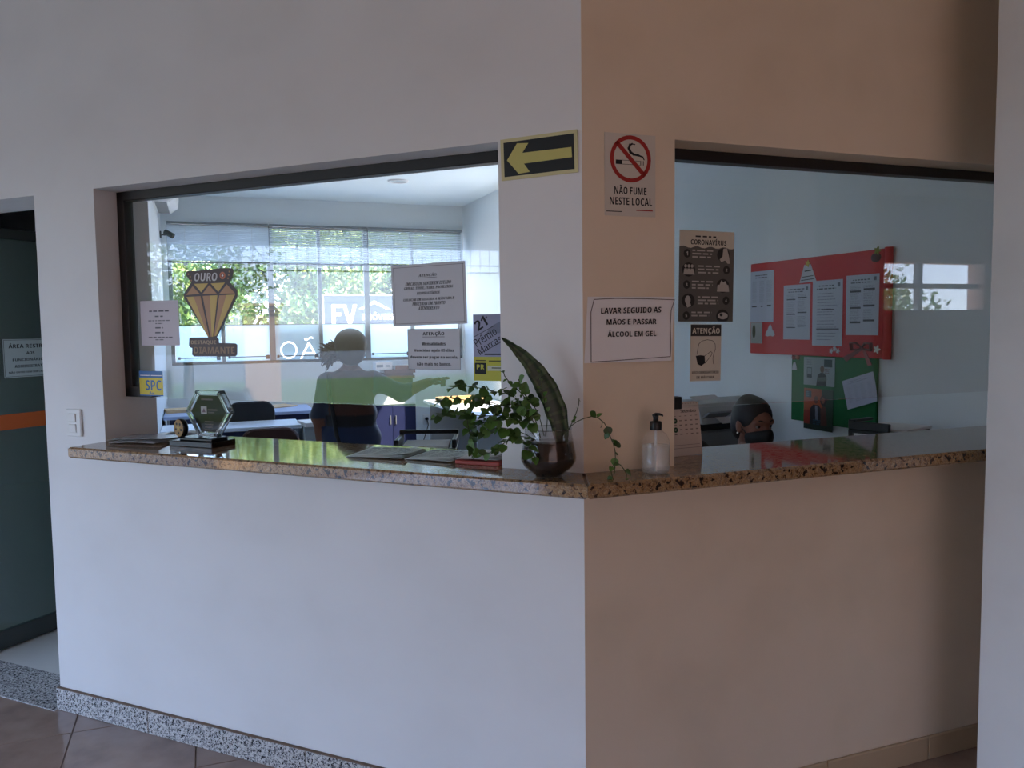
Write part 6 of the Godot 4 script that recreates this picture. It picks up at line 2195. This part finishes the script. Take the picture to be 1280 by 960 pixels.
	# local frame: she faces +z
	pr = [
		["c", Vector3(-0.09, 0.53, -0.02), Vector3(0.09, 0.53, -0.02), 0.105, 0.105],
		["c", Vector3(0, 0.56, -0.02), Vector3(0, 0.70, 0.0), 0.120, 0.108],
		["c", Vector3(-0.06, 0.82, 0.01), Vector3(0.06, 0.82, 0.01), 0.095, 0.095],
		["c", Vector3(-0.14, 0.940, 0.0), Vector3(0.14, 0.940, 0.0), 0.055, 0.055],
		["c", Vector3(0, 0.90, 0.0), Vector3(0, 1.02, 0.02), 0.052, 0.046],
		["c", Vector3(-0.175, 0.935, 0.0), Vector3(-0.215, 0.72, 0.06), 0.048, 0.040],
		["c", Vector3(-0.215, 0.72, 0.06), Vector3(-0.13, 0.79, 0.20), 0.038, 0.027],
		["c", Vector3(0.175, 0.935, 0.0), Vector3(0.215, 0.72, 0.06), 0.048, 0.040],
		["c", Vector3(0.215, 0.72, 0.06), Vector3(0.13, 0.79, 0.20), 0.038, 0.027],
		["c", Vector3(-0.09, 0.53, 0.0), Vector3(-0.10, 0.50, 0.36), 0.090, 0.062],
		["c", Vector3(-0.10, 0.50, 0.36), Vector3(-0.10, 0.09, 0.34), 0.058, 0.042],
		["c", Vector3(0.09, 0.53, 0.0), Vector3(0.10, 0.50, 0.36), 0.090, 0.062],
		["c", Vector3(0.10, 0.50, 0.36), Vector3(0.10, 0.09, 0.34), 0.058, 0.042],
		["c", Vector3(-0.10, 0.042, 0.33), Vector3(-0.11, 0.032, 0.47), 0.040, 0.030],
		["c", Vector3(0.10, 0.042, 0.33), Vector3(0.11, 0.032, 0.47), 0.040, 0.030]]
	field(pr, 0.0135, 0.045, func(p: Vector3) -> Color:
		if p.y < 0.08:
			return black
		if p.y < 0.60 and (p.z > 0.07 or p.y < 0.56):
			return jean
		if p.y > 0.995 or p.z > 0.10:
			return skin2
		return wine)
	hand(Transform3D(Basis(Vector3(0.45, -0.05, 0.89), Vector3(0.02, 1, 0.05), Vector3(-0.89, 0.0, 0.45)).orthonormalized(), Vector3(-0.13, 0.785, 0.20)), "rest", -1.0, skin2)
	hand(Transform3D(Basis(Vector3(-0.45, -0.05, 0.89), Vector3(0.02, 1, 0.05), Vector3(-0.89, 0.0, -0.45)).orthonormalized(), Vector3(0.13, 0.785, 0.20)), "rest", 1.0, skin2)
	hx = Transform3D(Basis.from_euler(Vector3(deg_to_rad(4), deg_to_rad(-20), 0)), Vector3(0.0, 1.115, 0.035))
	head(hx, skin2)
	place("body", skin_mesh(), skin_mat(), t)
	eyes(t, hx)
	var h2 := lin(0.055, 0.045, 0.045)
	field([["e", Vector3(0, 0.030, -0.018), Vector3(0.083, 0.092, 0.099), Basis.IDENTITY], ["e", Vector3(0, -0.02, -0.06), Vector3(0.070, 0.075, 0.055), Basis.IDENTITY], ["e", Vector3(0.0, 0.098, -0.050), Vector3(0.034, 0.024, 0.034), Basis.IDENTITY], ["x", Vector3(0, -0.035, 0.085), Vector3(0.069, 0.096, 0.090), Basis.IDENTITY], ["x", Vector3(-0.080, -0.028, 0.0), Vector3(0.022, 0.032, 0.020), Basis.IDENTITY], ["x", Vector3(0.080, -0.028, 0.0), Vector3(0.022, 0.032, 0.020), Basis.IDENTITY]], 0.005, 0.02, func(_p): return h2, hx)
	place("hair", skin_mesh(), skin_mat(), t)
	# mask: a shell over nose and chin, cut off under the eyes and before the ears
	var mk := lin(0.025, 0.025, 0.030)
	field([["e", Vector3(0, -0.052, 0.030), Vector3(0.067, 0.062, 0.074), Basis.IDENTITY], ["c", Vector3(0, -0.030, 0.096), Vector3(0, -0.075, 0.088), 0.024, 0.021], ["h", Vector3(0, -0.016, 0.09), Vector3(0, 0.95, -0.30).normalized()], ["h", Vector3(0, 0, 0.022), Vector3(0, 0, -1)], ["x", Vector3(0, -0.05, -0.012), Vector3(0.062, 0.07, 0.085), Basis.IDENTITY]], 0.0045, 0.02, func(_p): return mk, hx)
	place("face_mask", skin_mesh(), skin_mat(), t)
	for sx in [-1, 1]:
		s = st0()
		tube(s, [hx * Vector3(sx * 0.064, -0.035, 0.030), hx * Vector3(sx * 0.078, -0.005, 0.004), hx * Vector3(sx * 0.080, 0.012, -0.012)], 0.0018, 5)
		obj("mask_loop", s, M.black_plastic, t)
		s = st0()
		lathe(s, hx * T(sx * 0.083, -0.040, -0.004), ball(0.0045), 8)
		obj("earring", s, mat("earring_pearl", Color(0.80, 0.78, 0.74), 0.2), t)
	chair("clerk_chair", "grey office chair of the seated person behind right counter", Vector3(1.26, 0, -0.98), 20.0, mat("chair_grey", Color(0.30, 0.31, 0.32), 0.8), 0.98)
